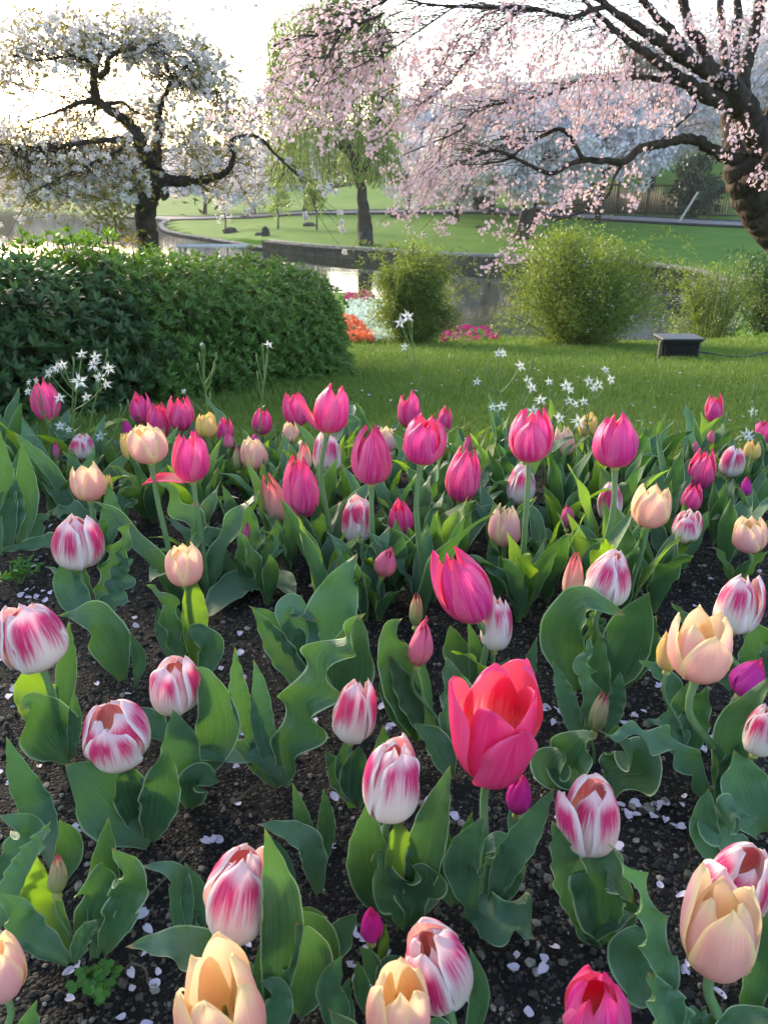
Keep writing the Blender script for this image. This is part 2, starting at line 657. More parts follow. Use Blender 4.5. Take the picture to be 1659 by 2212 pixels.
M['lawn'] = m_lawn()
M['tan'] = m_plain_leaf('dry_grass', (.20, .17, .09), (.34, .29, .17), (.3, .26, .15), .2)
M['grass'] = m_plain_leaf('grass_blade', (.085, .165, .020), (.245, .300, .065), (.16, .26, .03), .30, .6)
M['hedge_dark'] = m_plain_leaf('azalea_leaf_dark', (.022, .056, .014), (.058, .118, .030), (.08, .20, .015), .22, .38)
M['hedge_light'] = m_plain_leaf('azalea_leaf_light', (.036, .098, .016), (.125, .225, .032), (.18, .36, .015), .30, .40)
M['core'] = m_noise('dark_filler', [(.3, (.012, .018, .008)), (.7, (.03, .035, .015))], 20.0, .95, .5)
M['spirea'] = m_plain_leaf('spirea_leaf', (.055, .110, .018), (.190, .260, .050), (.26, .36, .03), .35, .5)
M['spray'] = m_plain_leaf('spray_flower', (.60, .64, .52), (.80, .80, .74), (.7, .7, .6), .4)
M['whiteb'] = m_plain_leaf('white_blossom', (.56, .51, .54), (.79, .73, .76), (.80, .74, .72), .28)
M['pinkb'] = m_plain_leaf('pink_blossom', (.74, .47, .55), (.86, .68, .73), (.84, .58, .62), .34)
M['farwhite'] = m_plain_leaf('far_blossom', (.52, .48, .53), (.80, .76, .80), (.7, .66, .68), .25)
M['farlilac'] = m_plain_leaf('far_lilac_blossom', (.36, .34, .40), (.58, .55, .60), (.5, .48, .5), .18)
M['bronze'] = m_plain_leaf('young_bronze_leaf', (.14, .14, .035), (.24, .20, .06), (.32, .26, .05), .3)
M['willow'] = m_plain_leaf('willow_leaf', (.10, .19, .030), (.24, .33, .07), (.26, .38, .05), .30)
M['fartree'] = m_plain_leaf('far_tree_leaf', (.030, .045, .026), (.075, .095, .06), (.10, .13, .06), .08)
M['pine'] = m_plain_leaf('evergreen_leaf', (.012, .030, .016), (.035, .065, .030), (.04, .08, .02), .15)
M['fallen'] = m_plain_leaf('fallen_petal', (.56, .49, .64), (.74, .66, .78), (.7, .6, .7), .25)


def m_water():
    t = NT('water')
    co = t.n('ShaderNodeMapping', Vector=t.pos(), Scale=(.55, 1.7, 1.0)).outputs[0]
    n = t.noise(2.2, 3.0, co)
    return t.done(t.bsdf((.018, .026, .018), .03, .5, t.bump(n, .03, .12), IOR=1.33))


M['water'] = m_water()
M['timber'] = m_noise('retaining_timber', [(.3, (.16, .155, .14)), (.7, (.32, .30, .27))], 4.0, .9, .5, 10.0, .03)
M['asphalt'] = m_noise('path_surface', [(.3, (.15, .16, .18)), (.7, (.22, .23, .25))], 2.0, .9, .3, 60.0, .005)
M['stone'] = m_noise('dark_stone', [(.3, (.018, .019, .021)), (.7, (.055, .055, .058))], 5.0, .85, .8, 18.0, .03)
M['pale'] = m_noise('pale_concrete', [(.3, (.40, .40, .38)), (.7, (.55, .55, .53))], 3.0, .8, .3, 30.0, .01)
M['metal_dark'] = m_noise('dark_metal', [(.3, (.015, .016, .018)), (.7, (.03, .031, .034))], 30.0, .5, .15, 80.0, .002, .5)
M['metal_grey'] = m_noise('grey_metal', [(.3, (.035, .040, .046)), (.7, (.06, .066, .075))], 20.0, .55, .1, 90.0, .001, .6)
M['fence'] = m_noise('brown_fence_paint', [(.3, (.05, .038, .026)), (.7, (.09, .07, .048))], 8.0, .7, .2)
M['wallw'] = m_noise('pale_wall', [(.3, (.55, .57, .60)), (.7, (.70, .72, .74))], 1.0, .8, .2)
M['roofg'] = m_noise('grey_roof', [(.3, (.16, .17, .20)), (.7, (.25, .26, .29))], 1.0, .8, .3)
M['glass'] = m_noise('window_glass', [(.3, (.04, .06, .09)), (.7, (.08, .11, .15))], 1.0, .15, .05)
M['f_orange'] = m_plain_leaf('orange_flower', (.55, .09, .03), (.75, .20, .09), (.7, .15, .05), .3)
M['f_mint'] = m_plain_leaf('pale_mint_flower', (.42, .60, .48), (.72, .78, .72), (.6, .7, .6), .3)
M['f_magenta'] = m_plain_leaf('magenta_flower', (.30, .010, .12), (.55, .030, .22), (.5, .03, .2), .3)
M['clover'] = m_plain_leaf('clover_leaf', (.04, .15, .02), (.08, .22, .03), (.15, .35, .03), .3)
M['wood'] = m_noise('dry_wood', [(.3, (.10, .075, .05)), (.7, (.18, .14, .10))], 20.0, .9, .3)

# ------------------------------------------------------------------ terrain
WZ = -1.7
# shore of the lake, world metres; third value 1 = timber wall along the edge that starts here
SHORE = [(-70, 14, 0), (-9, 11.5, 0), (-3.2, 12.6, 0), (-0.6, 12.4, 0), (0.55, 11.0, 0), (1.05, 8.9, 0), (1.45, 7.75, 0), (2.1, 7.35, 0), (2.9, 7.9, 0),
         (3.9, 10.2, 0), (5.2, 13.0, 0), (6.5, 15.6, 1), (7.4, 17.6, 1), (7.7, 20.0, 1), (6.6, 22.4, 1), (4.2, 24.0, 1), (2.3, 24.9, 1), (0, 26.6, 1), (-2.2, 28.4, 1), (-4.6, 31.5, 1),
         (-7.5, 36.5, 1), (-11.0, 42.5, 1), (-13.5, 50, 1), (-15.5, 58, 1), (-20, 64, 1), (-26, 72, 0), (-40, 88, 0), (-75, 120, 0), (-140, 125, 0), (-150, 40, 0)]
_sp = np.array([(a, b) for a, b, _ in SHORE], float)


def lake_d(x, y):
    """signed distance to the shore (positive = in the lake) and whether the nearest edge is walled"""
    x = np.asarray(x, float); y = np.asarray(y, float)
    best = np.full(x.shape, 1e9); wall = np.zeros(x.shape); ins = np.zeros(x.shape, bool)
    n = len(_sp)
    for i in range(n):
        a, b = _sp[i], _sp[(i + 1) % n]
        e = b - a
        t = np.clip(((x - a[0]) * e[0] + (y - a[1]) * e[1]) / (e @ e), 0, 1)
        d = np.hypot(x - a[0] - t * e[0], y - a[1] - t * e[1])
        m = d < best
        best = np.where(m, d, best); wall = np.where(m, SHORE[i][2], wall)
        c = (a[1] > y) != (b[1] > y)
        with np.errstate(divide='ignore', invalid='ignore'):
            xi = a[0] + (y - a[1]) / (e[1] if abs(e[1]) > 1e-9 else 1e-9) * e[0]
        ins ^= c & (x < xi)
    return np.where(ins, best, -best), wall


def land_z(x, y):
    x = np.asarray(x, float); y = np.asarray(y, float)
    near = -0.124 * np.maximum(0, y - 1.75)
    near = np.where(y > 12, -1.271 - 0.0078 * (y - 12), near)
    far = -1.38 + 0.046 * (y - 26)
    z = np.where(y > 26, far, np.maximum(near, -1.38))
    bump = sstep(y, 6.2, 7.2) * (1 - sstep(y, 10.6, 12.0)) * sstep(x, -3.0, -1.0) * (1 - sstep(x, 0.7 - 0.0 * y, 1.5))
    zb = -0.575 - 0.035 * (y - 6.6)
    z = z * (1 - bump) + np.maximum(z, zb) * bump
    hill = np.maximum(0, y - 44) * sstep(x, -6, 18) * 0.17 + np.maximum(0, y - 60) * .02 * (1 - sstep(x, -30, -5)) * 0
    return np.minimum(z, 0.3) * 1.0 + np.minimum(hill, 14)


def gz(x, y):
    z = land_z(x, y)
    d, w = lake_d(x, y)
    z = np.where((d > -30) & (y > 17), np.minimum(z, np.maximum(-1.40 + .055 * -d, -1.40) - .27 * (1 - sstep(x, -8.5, -4.0)) * sstep(d, -12, -1) + np.maximum(0, -d - 18) * .2), z)
    bank = np.where(w > 0.5, np.where(d < -0.12, z, -2.3), np.minimum(z, WZ + 0.10 - np.where(d < 0, 1.0, 0.7) * d))
    bank = np.where((w > 0.5) & (d > -0.12), -2.3, bank)
    z2 = np.where(d > -3.0, bank, z)
    return z2 + 0.006 * fbm(np.asarray(x) * 3.0, np.asarray(y) * 3.0, 2)


def G(u, v, lift=0.0):
    """ground point seen at a pixel"""
    d = ray(u, v)
    t = np.concatenate([np.arange(0.3, 3, 0.01), np.arange(3, 90, 0.05)])
    p = EYE[None] + d[None] * t[:, None]
    g = np.where(p[:, 1] < 1.72, 0.0, gz(p[:, 0], p[:, 1])) + lift
    k = np.argmax(p[:, 2] <= g)
    if p[k, 2] > g[k]:
        k = len(t) - 1
    q = p[k].copy(); q[2] = g[k]
    return q


def axis(parts):
    out = []
    for a, b, s in parts:
        out.append(np.arange(a, b, s))
    return np.concatenate(out)


ys = axis([(-4, 1.4, .3), (1.4, 13, .11), (13, 34, .3), (34, 70, 1.0), (70, 321, 8)])
xs = axis([(-320, -160, 20), (-160, -40, 6), (-40, -10, 1.0), (-10, -4, .3), (-4, 4, .11), (4, 12, .3), (12, 50, 1.2), (50, 160, 8), (160, 321, 20)])
X, Y = np.meshgrid(xs, ys)
Z = gz(X, Y)
Z = np.where(Y < 1.68, Z - 0.06, Z)
mb = MB(); mb.grid(np.stack([X, Y, Z], -1))
mb.build('lawn', M['lawn'], kind='structure')

mb = MB()
mb.grid(np.stack(np.meshgrid(np.linspace(-160, 60, 12), np.linspace(4, 140, 12), indexing='xy') + [np.full((12, 12), WZ)], -1))
mb.build('lake_water', M['water'], kind='structure')

# soil of the tulip bed
xs = np.arange(-2.6, 2.61, .012); ys = np.arange(-.5, 1.80, .012)
X, Y = np.meshgrid(xs, ys)
edge = 1.72 + 0.05 * np.sin(X * 3.1 + 1) + 0.03 * np.sin(X * 9)


def soil_z(x, y):
    return 0.020 * fbm(x * 5, y * 5, 3) + 0.007 * fbm(x * 40, y * 40, 2)


Z = soil_z(X, Y) - 0.09 * sstep(Y, edge - .06, edge + .03)
mb = MB(); mb.grid(np.stack([X, Y, Z], -1))
mb.build('soil', M['soil'], kind='structure')

# gravel mixed into the soil: uncountable, one object
ico = np.array([(0, 0, -1), (.72, -.53, -.45), (-.28, -.85, -.45), (-.89, 0, -.45), (-.28, .85, -.45), (.72, .53, -.45), (.28, -.85, .45), (-.72, -.53, .45), (-.72, .53, .45), (.28, .85, .45), (.89, 0, .45), (0, 0, 1)])
icf = np.array([(0, 1, 2), (1, 0, 5), (0, 2, 3), (0, 3, 4), (0, 4, 5), (1, 5, 10), (2, 1, 6), (3, 2, 7), (4, 3, 8), (5, 4, 9), (1, 10, 6), (2, 6, 7), (3, 7, 8), (4, 8, 9), (5, 9, 10), (6, 10, 11), (7, 6, 11), (8, 7, 11), (9, 8, 11), (10, 9, 11)])[:, ::-1]
n = 30000
y = 0.14 + 1.55 * RNG.random(n) ** 1.45
x = (RNG.random(n) * 2 - 1) * (0.42 + 0.62 * y)
sz = 0.0010 + 0.0040 * RNG.random(n) ** 3.0
keep = fbm(x * 7 + 30, y * 7, 3) + RNG.random(n) * .9 > .12
x, y, sz = x[keep], y[keep], sz[keep]; n = len(x)
v = ico[None] * (0.72 + 0.56 * RNG.random((n, 12, 1)))
s3 = np.stack([sz * (0.8 + .5 * RNG.random(n)), sz * (0.8 + .5 * RNG.random(n)), sz * (0.55 + .35 * RNG.random(n))], -1)
v = v * s3[:, None]
a = RNG.random(n) * 2 * PI
ca, sa = np.cos(a)[:, None], np.sin(a)[:, None]
v = np.stack([v[..., 0] * ca - v[..., 1] * sa, v[..., 0] * sa + v[..., 1] * ca, v[..., 2]], -1)
v += np.stack([x, y, soil_z(x, y) + sz * .25], -1)[:, None]
mb = MB()
mb.add(v.reshape(-1, 3), (icf[None] + 12 * np.arange(n)[:, None, None]).reshape(-1, 3), None, np.repeat(RNG.random(n), 12))
mb.build('gravel', M['gravel'], smooth=False, kind='stuff')

# lawn grass: one object of blades
def blades(mb, x, y, h, w, rng=RNG):
    n = len(x)
    z = np.where(y < 1.8, -0.03, gz(x, y)) - 0.004
    a = rng.random(n) * 2 * PI
    lean = (rng.random(n) ** 1.2)[:, None] * .75
    d = np.stack([np.cos(a), np.sin(a), np.zeros(n)], -1)
    s = np.stack([-np.sin(a), np.cos(a), np.zeros(n)], -1) * (w / 2)[:, None]
    b = np.stack([x, y, z], -1)
    m = b + np.array([0, 0, .6]) * h[:, None] + d * lean * (h * .3)[:, None]
    tp = b + np.array([0, 0, 1.]) * (h * (1 - lean[:, 0] * .35))[:, None] + d * lean * h[:, None]
    v = np.stack([b - s, b + s, m + s * .8, m - s * .8, tp], 1).reshape(-1, 3)
    k = 5 * np.arange(n)[:, None]
    t = rng.random(n) * .65 + .35 * (fbm(x * 1.6, y * 1.6, 3) + .5)
    tt = np.repeat(t, 5)
    n0 = mb.n
    mb.add(v, k + np.array([[0, 1, 2, 3]]), None, tt)
    mb.f.append(k + np.array([[3, 2, 4]]) + n0)


mb = MB()
for (y0, y1, n, hh, ww) in ((1.66, 2.6, 52000, .030, .0024), (2.6, 4.2, 70000, .028, .0032), (4.2, 7.2, 60000, .028, .0046)):
    y = y0 + (y1 - y0) * RNG.random(n)
    x = (RNG.random(n) * 2 - 1) * (0.25 + 0.55 * y)
    ok = (lake_d(x, y)[0] < -.3) & (y > 1.70 + 0.05 * np.sin(x * 3.1 + 1))
    x, y = x[ok], y[ok]
    blades(mb, x, y, hh * (.5 + .9 * RNG.random(len(x))), np.full(len(x), ww))
n = 2600                                  # longer tufts along the edge of the bed
x = (RNG.random(n) * 2 - 1) * 1.3
y = 1.66 + .10 * RNG.random(n) + 0.05 * np.sin(x * 3.1 + 1)
blades(mb, x, y, .05 + .06 * RNG.random(n), np.full(n, .0038))
mb.build('grass', M['grass'], kind='stuff')

# path beyond the lake, with kerb
pp = [PZ(u, v, 0) for u, v in ()] + [np.array(q) for q in ((-30, 72), (-14, 58), (-4, 48.5), (3, 43.5), (9, 39), (14, 35.5), (19, 33.0), (26, 31))]
pl = spline([(q[0], q[1], 0) for q in pp], 60)
tn = np.gradient(pl, axis=0); tn /= np.linalg.norm(tn, axis=1)[:, None]
nr = np.stack([-tn[:, 1], tn[:, 0], 0 * tn[:, 0]], -1)
g = np.stack([pl + nr * o for o in (-1.1, -.5, 0, .5, 1.1)], 1)
g[..., 2] = gz(g[..., 0], g[..., 1]) + .07
mb = MB(); mb.grid(g[:, ::-1])
mb.build('path', M['asphalt'], kind='structure')
mb = MB()
for o in (-1.2, 1.2):
    q = pl + nr * o; q[:, 2] = gz(q[:, 0], q[:, 1]) + .05
    mb.tube(q, .07, 5)
mb.build('path_kerb', M['stone'], kind='structure')

# timber wall round the far shore
wp = np.array([(a, b) for a, b, w in SHORE if w])
wl = spline([(a, b, 0) for a, b in wp], 330)
sp_ = int(np.argmin(np.abs(wl[:, 0] + 4.6) + (wl[:, 1] < 29) * 50))
r = thing('retaining_wall', 'long low wall of grey upright timber stakes holding the far lawn above the lake', 'retaining wall', (wl[100][0], wl[100][1], WZ))
mb = MB()
for i in range(sp_):
    c = (wl[i] + wl[i + 1]) / 2
    t = wl[i + 1] - wl[i]
    L = np.linalg.norm(t)
    for h in (-.25, .25):
        top = -1.39 + .035 * RNG.random()
        mb.box((c[0] + t[0] * h, c[1] + t[1] * h, (top - 2.4) / 2), (L * .43, .11 + .05 * RNG.random(), top + 2.4), math.atan2(t[1], t[0]) + RNG.normal() * .03, .02)
mb.build('stake', M['timber'], r)
mb = MB()
q = wl[:sp_].copy(); q[:, 2] = -1.36
tn = np.gradient(q, axis=0); tn /= np.linalg.norm(tn, axis=1)[:, None]
q += np.stack([-tn[:, 1], tn[:, 0], 0 * q[:, 0]], -1) * -.14
mb.tube(q, .06, 6)
mb.build('cap_rail', M['timber'], r)
r = thing('stone_edging', 'low grey stone edging curving away along the lake shore at left', 'edging', (*wl[sp_ + 40][:2], WZ))
mb = MB()
for i in range(sp_, len(wl) - 1):
    c = (wl[i] + wl[i + 1]) / 2
    t = wl[i + 1] - wl[i]
    L = np.linalg.norm(t)
    top = -1.60 + .03 * RNG.random()
    mb.box((c[0], c[1], (top - 2.4) / 2), (L * .97, .34, top + 2.4), math.atan2(t[1], t[0]), .03)
mb.build('edge_stones', M['asphalt'], r)

# ------------------------------------------------------------------ trees
def limb_path(px, y0, y1, n=None, wob=0.0):
    """px: list of (u, v, width px); a limb running from world y0 to y1"""
    k = len(px)
    pts = [PY(u, v, y0 + (y1 - y0) * i / max(1, k - 1)) for i, (u, v, w) in enumerate(px)]
    rad = [w * depth_of(p) / FPX / 2 for p, (u, v, w) in zip(pts, px)]
    m = n or k * 7
    path = spline(pts, m)
    rr = np.interp(np.linspace(0, 1, m), np.linspace(0, 1, k), rad)
    path = path + wob * rr[:, None] * RNG.normal(size=path.shape) * .25
    return path, rr


def twig(a, b, sag, n=9):
    """arching twig from a to b; sag > 0 hangs"""
    a, b = np.asarray(a), np.asarray(b)
    mid = a * .45 + b * .55 + np.array([0, 0, sag])
    j = RNG.normal(size=3) * np.linalg.norm(b - a) * .05
    return spline([a, a * .75 + b * .25 + np.array([0, 0, sag * .8]) + j, mid, b], n)


def in_ellipses(zones, n):
    """random pixels in (u, v, ru, rv, weight) zones"""
    w = np.array([z[4] * z[2] * z[3] for z in zones], float); w /= w.sum()
    k = RNG.choice(len(zones), n, p=w)
    z = np.array([q[:4] for q in zones], float)[k]
    a = RNG.random(n) * 2 * PI; r = np.sqrt(RNG.random(n))
    return np.stack([z[:, 0] + z[:, 2] * r * np.cos(a), z[:, 1] + z[:, 3] * r * np.sin(a)], -1)


# --- double white cherry on the left, by the water
base = PY(312, 560, 6.5); base[2] = float(gz(base[0], base[1])) - .05
r = thing('cherry_tree', 'gnarled white double-blossom cherry at left with crooked dark limbs, rising behind the hedge', 'tree', base)
Y0 = 6.5
tr, trr = limb_path([(318, 505, 44), (316, 450, 42), (326, 405, 44), (336, 372, 46)], Y0, Y0, 24, .35)
tr = np.vstack([spline([base, (base * .4 + tr[0] * .6) + np.array([-.015, 0, 0]), tr[0]], 10)[:-1], tr]); trr = np.concatenate([np.linspace(trr[0] * 1.35, trr[0], 9), trr])
limbs = [
    ([(338, 380, 32), (312, 325, 30), (296, 285, 26), (257, 250, 22), (216, 220, 20), (204, 180, 19), (207, 140, 15), (221, 105, 9), (215, 70, 5)], 6.5, 6.2),
    ([(214, 168, 13), (232, 150, 13), (236, 125, 11), (262, 110, 9), (302, 104, 6), (345, 92, 3)], 6.25, 6.1),
    ([(296, 298, 14), (268, 301, 12), (202, 305, 9), (100, 318, 5), (20, 312, 3), (-60, 320, 2)], 6.5, 5.9),
    ([(216, 222, 10), (176, 221, 9), (126, 241, 6), (60, 262, 3)], 6.4, 6.0),
    ([(226, 226, 9), (265, 221, 8), (290, 241, 6), (320, 250, 3)], 6.4, 6.2),
    ([(338, 375, 22), (342, 285, 19), (345, 235, 16), (361, 200, 11), (376, 173, 8), (420, 130, 5), (450, 100, 3)], 6.55, 6.7),
    ([(340, 388, 30), (400, 391, 23), (450, 386, 20), (489, 371, 16), (505, 340, 14), (501, 306, 11), (524, 294, 8), (560, 297, 7), (590, 328, 6), (612, 350, 5), (640, 372, 3)], 6.5, 6.1),
    ([(346, 250, 12), (330, 222, 12), (322, 212, 9)], 6.55, 6.5),
    ([(207, 140, 8), (160, 120, 6), (90, 130, 4), (30, 120, 3)], 6.3, 5.9),
    ([(376, 175, 6), (430, 190, 5), (480, 200, 3)], 6.65, 6.4),
    ([(298, 290, 9), (250, 330, 8), (180, 360, 6), (110, 395, 4), (60, 420, 3)], 6.4, 5.8),
]
mb = MB(); mb.tube(tr, trr, 14, bump=.12)
trunk = mb.build('trunk', M['bark'], r)
mb = MB(); node = []
for px, a, b in limbs:
    p, q = limb_path(px, a, b, None, .5)
    mb.tube(p, q, 9, bump=.15); node.append(p)
mb.tube(limb_path([(352, 400, 20), (358, 420, 17), (352, 432, 13)], 6.4, 6.35)[0], [.04, .04, .038, .036, .034, .034, .033, .032, .032, .03, .03, .03, .029, .028, .027, .026, .025, .022, .02, .015, .01], 9, bump=.2)
mb.tube(limb_path([(318, 440, 20), (302, 438, 19), (297, 445, 14)], 6.42, 6.38, 8)[0], [.05, .05, .045, .042, .04, .036, .03, .02], 9, bump=.2)
node = np.vstack(node)
zones = [(230, 60, 150, 55, 1.0), (310, 110, 140, 60, .9), (410, 140, 80, 60, .9), (440, 200, 60, 70, .9), (120, 110, 110, 55, .7), (30, 130, 60, 60, .8), (20, 230, 60, 80, .55), (0, 330, 60, 90, .8), (60, 90, 80, 60, .6), (540, 260, 60, 60, .4), (80, 325, 110, 55, 1.4), (120, 400, 130, 50, 1.0), (250, 400, 80, 50, .9), (200, 290, 110, 45, .9),
         (250, 370, 90, 70, 1.2), (140, 390, 120, 55, .8), (300, 220, 60, 60, .5), (370, 250, 70, 80, .9), (480, 160, 80, 60, .8), (530, 215, 60, 50, .7), (440, 300, 80, 60, .85), (430, 360, 70, 50, .6), (520, 380, 60, 60, .7), (560, 320, 60, 60, .6), (160, 180, 60, 50, .35), (60, 430, 90, 45, .28), (240, 450, 50, 40, .35), (250, 100, 100, 60, .9)]
px = in_ellipses(zones, 1150)
yy = 6.78 + RNG.normal(size=len(px)) * .5
cl = np.array([PY(u, v, y) for (u, v), y in zip(px, yy)])
# thin the sky gaps
gaps = [(370, 190, 28, 22), (400, 255, 32, 24), (250, 150, 26, 24), (120, 190, 75, 45), (45, 250, 45, 40), (285, 170, 35, 30), (545, 110, 60, 110), (470, 60, 60, 45)]
keep = np.ones(len(px), bool)
for (gu, gv, ru, rv) in gaps:
    inside = ((px[:, 0] - gu) / ru) ** 2 + ((px[:, 1] - gv) / rv) ** 2 < 1
    keep &= ~inside | (RNG.random(len(px)) < .12)
px, cl = px[keep], cl[keep]
for c in cl:
    a = node[np.argsort(np.linalg.norm(node - c, axis=1))[RNG.integers(0, 30)]]
    hang = (a[2] - c[2]) > .15
    mb.tube(twig(a, c, RNG.normal() * .02 - (.0 if hang else .02), 6), np.linspace(.0030, .0014, 6), 4, cap=False)
mb.build('branch', M['bark'], r)
sub = np.repeat(cl, 3, 0) + RNG.normal(size=(len(cl) * 3, 3)) * np.array([.055, .055, .04])
ctr = np.repeat(sub, 24, 0) + rand_dirs(len(sub) * 24) * (.021 * RNG.random((len(sub) * 24, 1)) ** .4)
mb = MB(); leaf_quads(mb, ctr, .0155, .017)
mb.build('blossom', M['whiteb'], r)
lp = np.repeat(cl, 7, 0) + RNG.normal(size=(len(cl) * 7, 3)) * .055
mb = MB(); leaf_quads(mb, lp, .05, .019)
mb.build('foliage', M['bronze'], r)
# bronze leaves and hanging single balls low in front
hang = [(430, 418), (445, 430), (540, 458), (548, 448), (735, 460), (738, 480), (740, 498), (744, 545), (20, 440), (48, 470), (78, 462), (105, 468), (160, 425), (215, 445), (262, 440), (280, 400), (660, 470), (690, 405), (700, 420), (725, 415), (625, 345), (650, 380), (10, 520), (55, 520), (265, 520), (230, 440), (520, 420), (505, 440), (470, 415), (590, 415)]
for u, v in hang:
    y = 5.6 + RNG.random() * .6
    c = PY(u, v, y)
    mb = MB()
    for k in range(random.choice((1, 2, 2))):
        q = c + (k > 0) * RNG.normal(size=3) * .016 + rand_dirs(34) * (.021 * RNG.random((34, 1)) ** .4)
        leaf_quads(mb, q, .0155, .017)
    mb.build('hanging_blossom', M['whiteb'], r)
    a = node[np.argsort(np.linalg.norm(node - c, axis=1) + .8 * np.maximum(0, c[2] + .1 - node[:, 2]))[RNG.integers(0, 12)]]
    mt = MB(); mt.tube(twig(a, c, -.02, 8), np.linspace(.0026, .0012, 8), 4, cap=False)
    mt.build('twig', M['twig'], r)
for (u, v, n) in ((235, 465, 60), (270, 500, 45), (430, 445, 8), (255, 440, 25), (215, 510, 25)):
    c = PY(u, v, 5.7)
    mb = MB(); leaf_quads(mb, c + RNG.normal(size=(n, 3)) * np.array([.06, .05, .055]), .065, .022)
    mb.build('foliage', M['bronze'], r)

# --- weeping pink cherry reaching in from the right
TY = 5.4
base = np.array([3.35, 5.6, 0]); base[2] = float(gz(3.35, 5.6)) - .05
r = thing('weeping_cherry_tree', 'weeping cherry with a leaning dark trunk at the right edge and drooping pink-flowered branches', 'tree', base)
main = [(1690, 500, 104), (1655, 455, 98), (1622, 405, 92), (1640, 330, 76), (1612, 255, 64), (1590, 212, 54), (1550, 165, 42), (1500, 135, 36), (1454, 105, 30), (1382, 62, 22), (1308, 10, 15), (1270, -30, 12)]
mb = MB()
p, q = limb_path(main[:3] + [(1600, 355, 78)], TY, 5.3, 30, .2)
p = np.vstack([spline([base, base * .55 + p[0] * .45 + np.array([.05, 0, 0]), p[0]], 12)[:-1], p]); q = np.concatenate([np.linspace(q[0] * 1.3, q[0], 11), q])
mb.tube(p, q, 16, bump=.14)
mb.build('trunk', M['bark'], r)
wl_ = [
    ([(1640, 420, 70), (1655, 340, 62), (1625, 270, 58), (1594, 215, 52), (1550, 165, 40), (1500, 135, 34), (1454, 105, 29), (1382, 62, 22), (1308, 10, 15), (1270, -30, 12)], 5.35, 4.6),
    ([(1600, 380, 52), (1590, 330, 46), (1580, 280, 40), (1575, 200, 30), (1585, 120, 22), (1592, 0, 16)], 5.4, 5.9),
    ([(1612, 250, 44), (1580, 225, 40), (1529, 205, 34), (1470, 172, 26), (1405, 122, 19), (1332, 68, 15), (1265, 5, 10), (1240, -30, 8)], 5.25, 4.5),
    ([(1600, 220, 34), (1605, 160, 30), (1625, 90, 26), (1642, 0, 24), (1650, -40, 22)], 5.35, 5.5),
    ([(1540, 165, 26), (1515, 100, 24), (1490, 60, 22), (1475, 0, 20), (1465, -40, 18)], 5.3, 5.1),
    ([(1500, 135, 22), (1450, 70, 20), (1395, 10, 16), (1370, -30, 13)], 5.2, 4.8),
    ([(1570, 180, 20), (1560, 100, 17), (1555, 0, 14)], 5.3, 5.6),
    ([(1609, 352, 34), (1549, 331, 26), (1500, 303, 23), (1470, 301, 22), (1424, 311, 20), (1380, 322, 19), (1347, 349, 19), (1300, 347, 15), (1258, 346, 13), (1220, 360, 11), (1190, 375, 10), (1140, 355, 8), (1100, 336, 7), (1065, 325, 6), (1020, 341, 5), (970, 362, 3)], 5.3, 4.3),
    ([(1258, 344, 11), (1232, 296, 10), (1210, 279, 9), (1175, 291, 8), (1130, 318, 6), (1095, 344, 5), (1040, 355, 3)], 4.75, 4.5),
    ([(1460, 178, 14), (1420, 172, 12), (1369, 166, 10), (1310, 172, 8), (1255, 175, 7), (1180, 206, 6), (1110, 219, 5), (1030, 236, 4), (995, 280, 3), (930, 310, 3), (870, 335, 2)], 5.1, 4.2),
    ([(1310, 12, 12), (1265, 27, 11), (1230, 38, 10), (1180, 25, 9), (1130, 15, 8), (1030, 15, 7), (930, 10, 5), (880, -2, 4)], 4.7, 4.0),
    ([(1270, 30, 6), (1300, 62, 6), (1335, 70, 5)], 4.6, 4.7),
    ([(1369, 166, 6), (1370, 120, 5), (1376, 92, 4)], 4.9, 4.9),
    ([(1345, 352, 8), (1325, 385, 7), (1310, 425, 5), (1265, 455, 4), (1190, 480, 3)], 4.9, 4.6),
    ([(830, 28, 5), (770, 55, 5), (700, 75, 5), (640, 78, 4), (590, 100, 3)], 4.4, 4.1),
    ([(850, -10, 6), (770, 40, 5), (720, 100, 4), (690, 160, 3), (660, 210, 2)], 4.3, 4.1),
    ([(980, 15, 4), (900, 70, 4), (840, 110, 3), (760, 150, 3), (700, 185, 2)], 4.3, 4.1),
    ([(1130, 18, 4), (1070, 70, 4), (1010, 130, 3), (960, 190, 3), (900, 230, 2)], 4.4, 4.2),
    ([(1480, 170, 7), (1500, 230, 6), (1440, 290, 5), (1400, 330, 3)], 5.0, 4.8),
    ([(1650, 270, 20), (1680, 200, 18), (1700, 120, 14)], 5.3, 5.2),
    ([(1600, 400, 30), (1640, 380, 26), (1680, 300, 20)], 5.2, 5.0),
]
mb = MB(); node = []
for px, a, b in wl_:
    p, q = limb_path(px, a, b, None, .45)
    mb.tube(p, q, 9 if px[0][2] > 12 else 6, bump=.14); node.append(p)
mr = MB(); mr.tube(spline([base + np.array([0, .0, .12]), base + np.array([-.35, -.1, .03]), base + np.array([-.75, -.12, -.03])], 12), np.linspace(.12, .025, 12), 9, bump=.3); mr.build('root', M['bark'], r)
node = np.vstack(node)
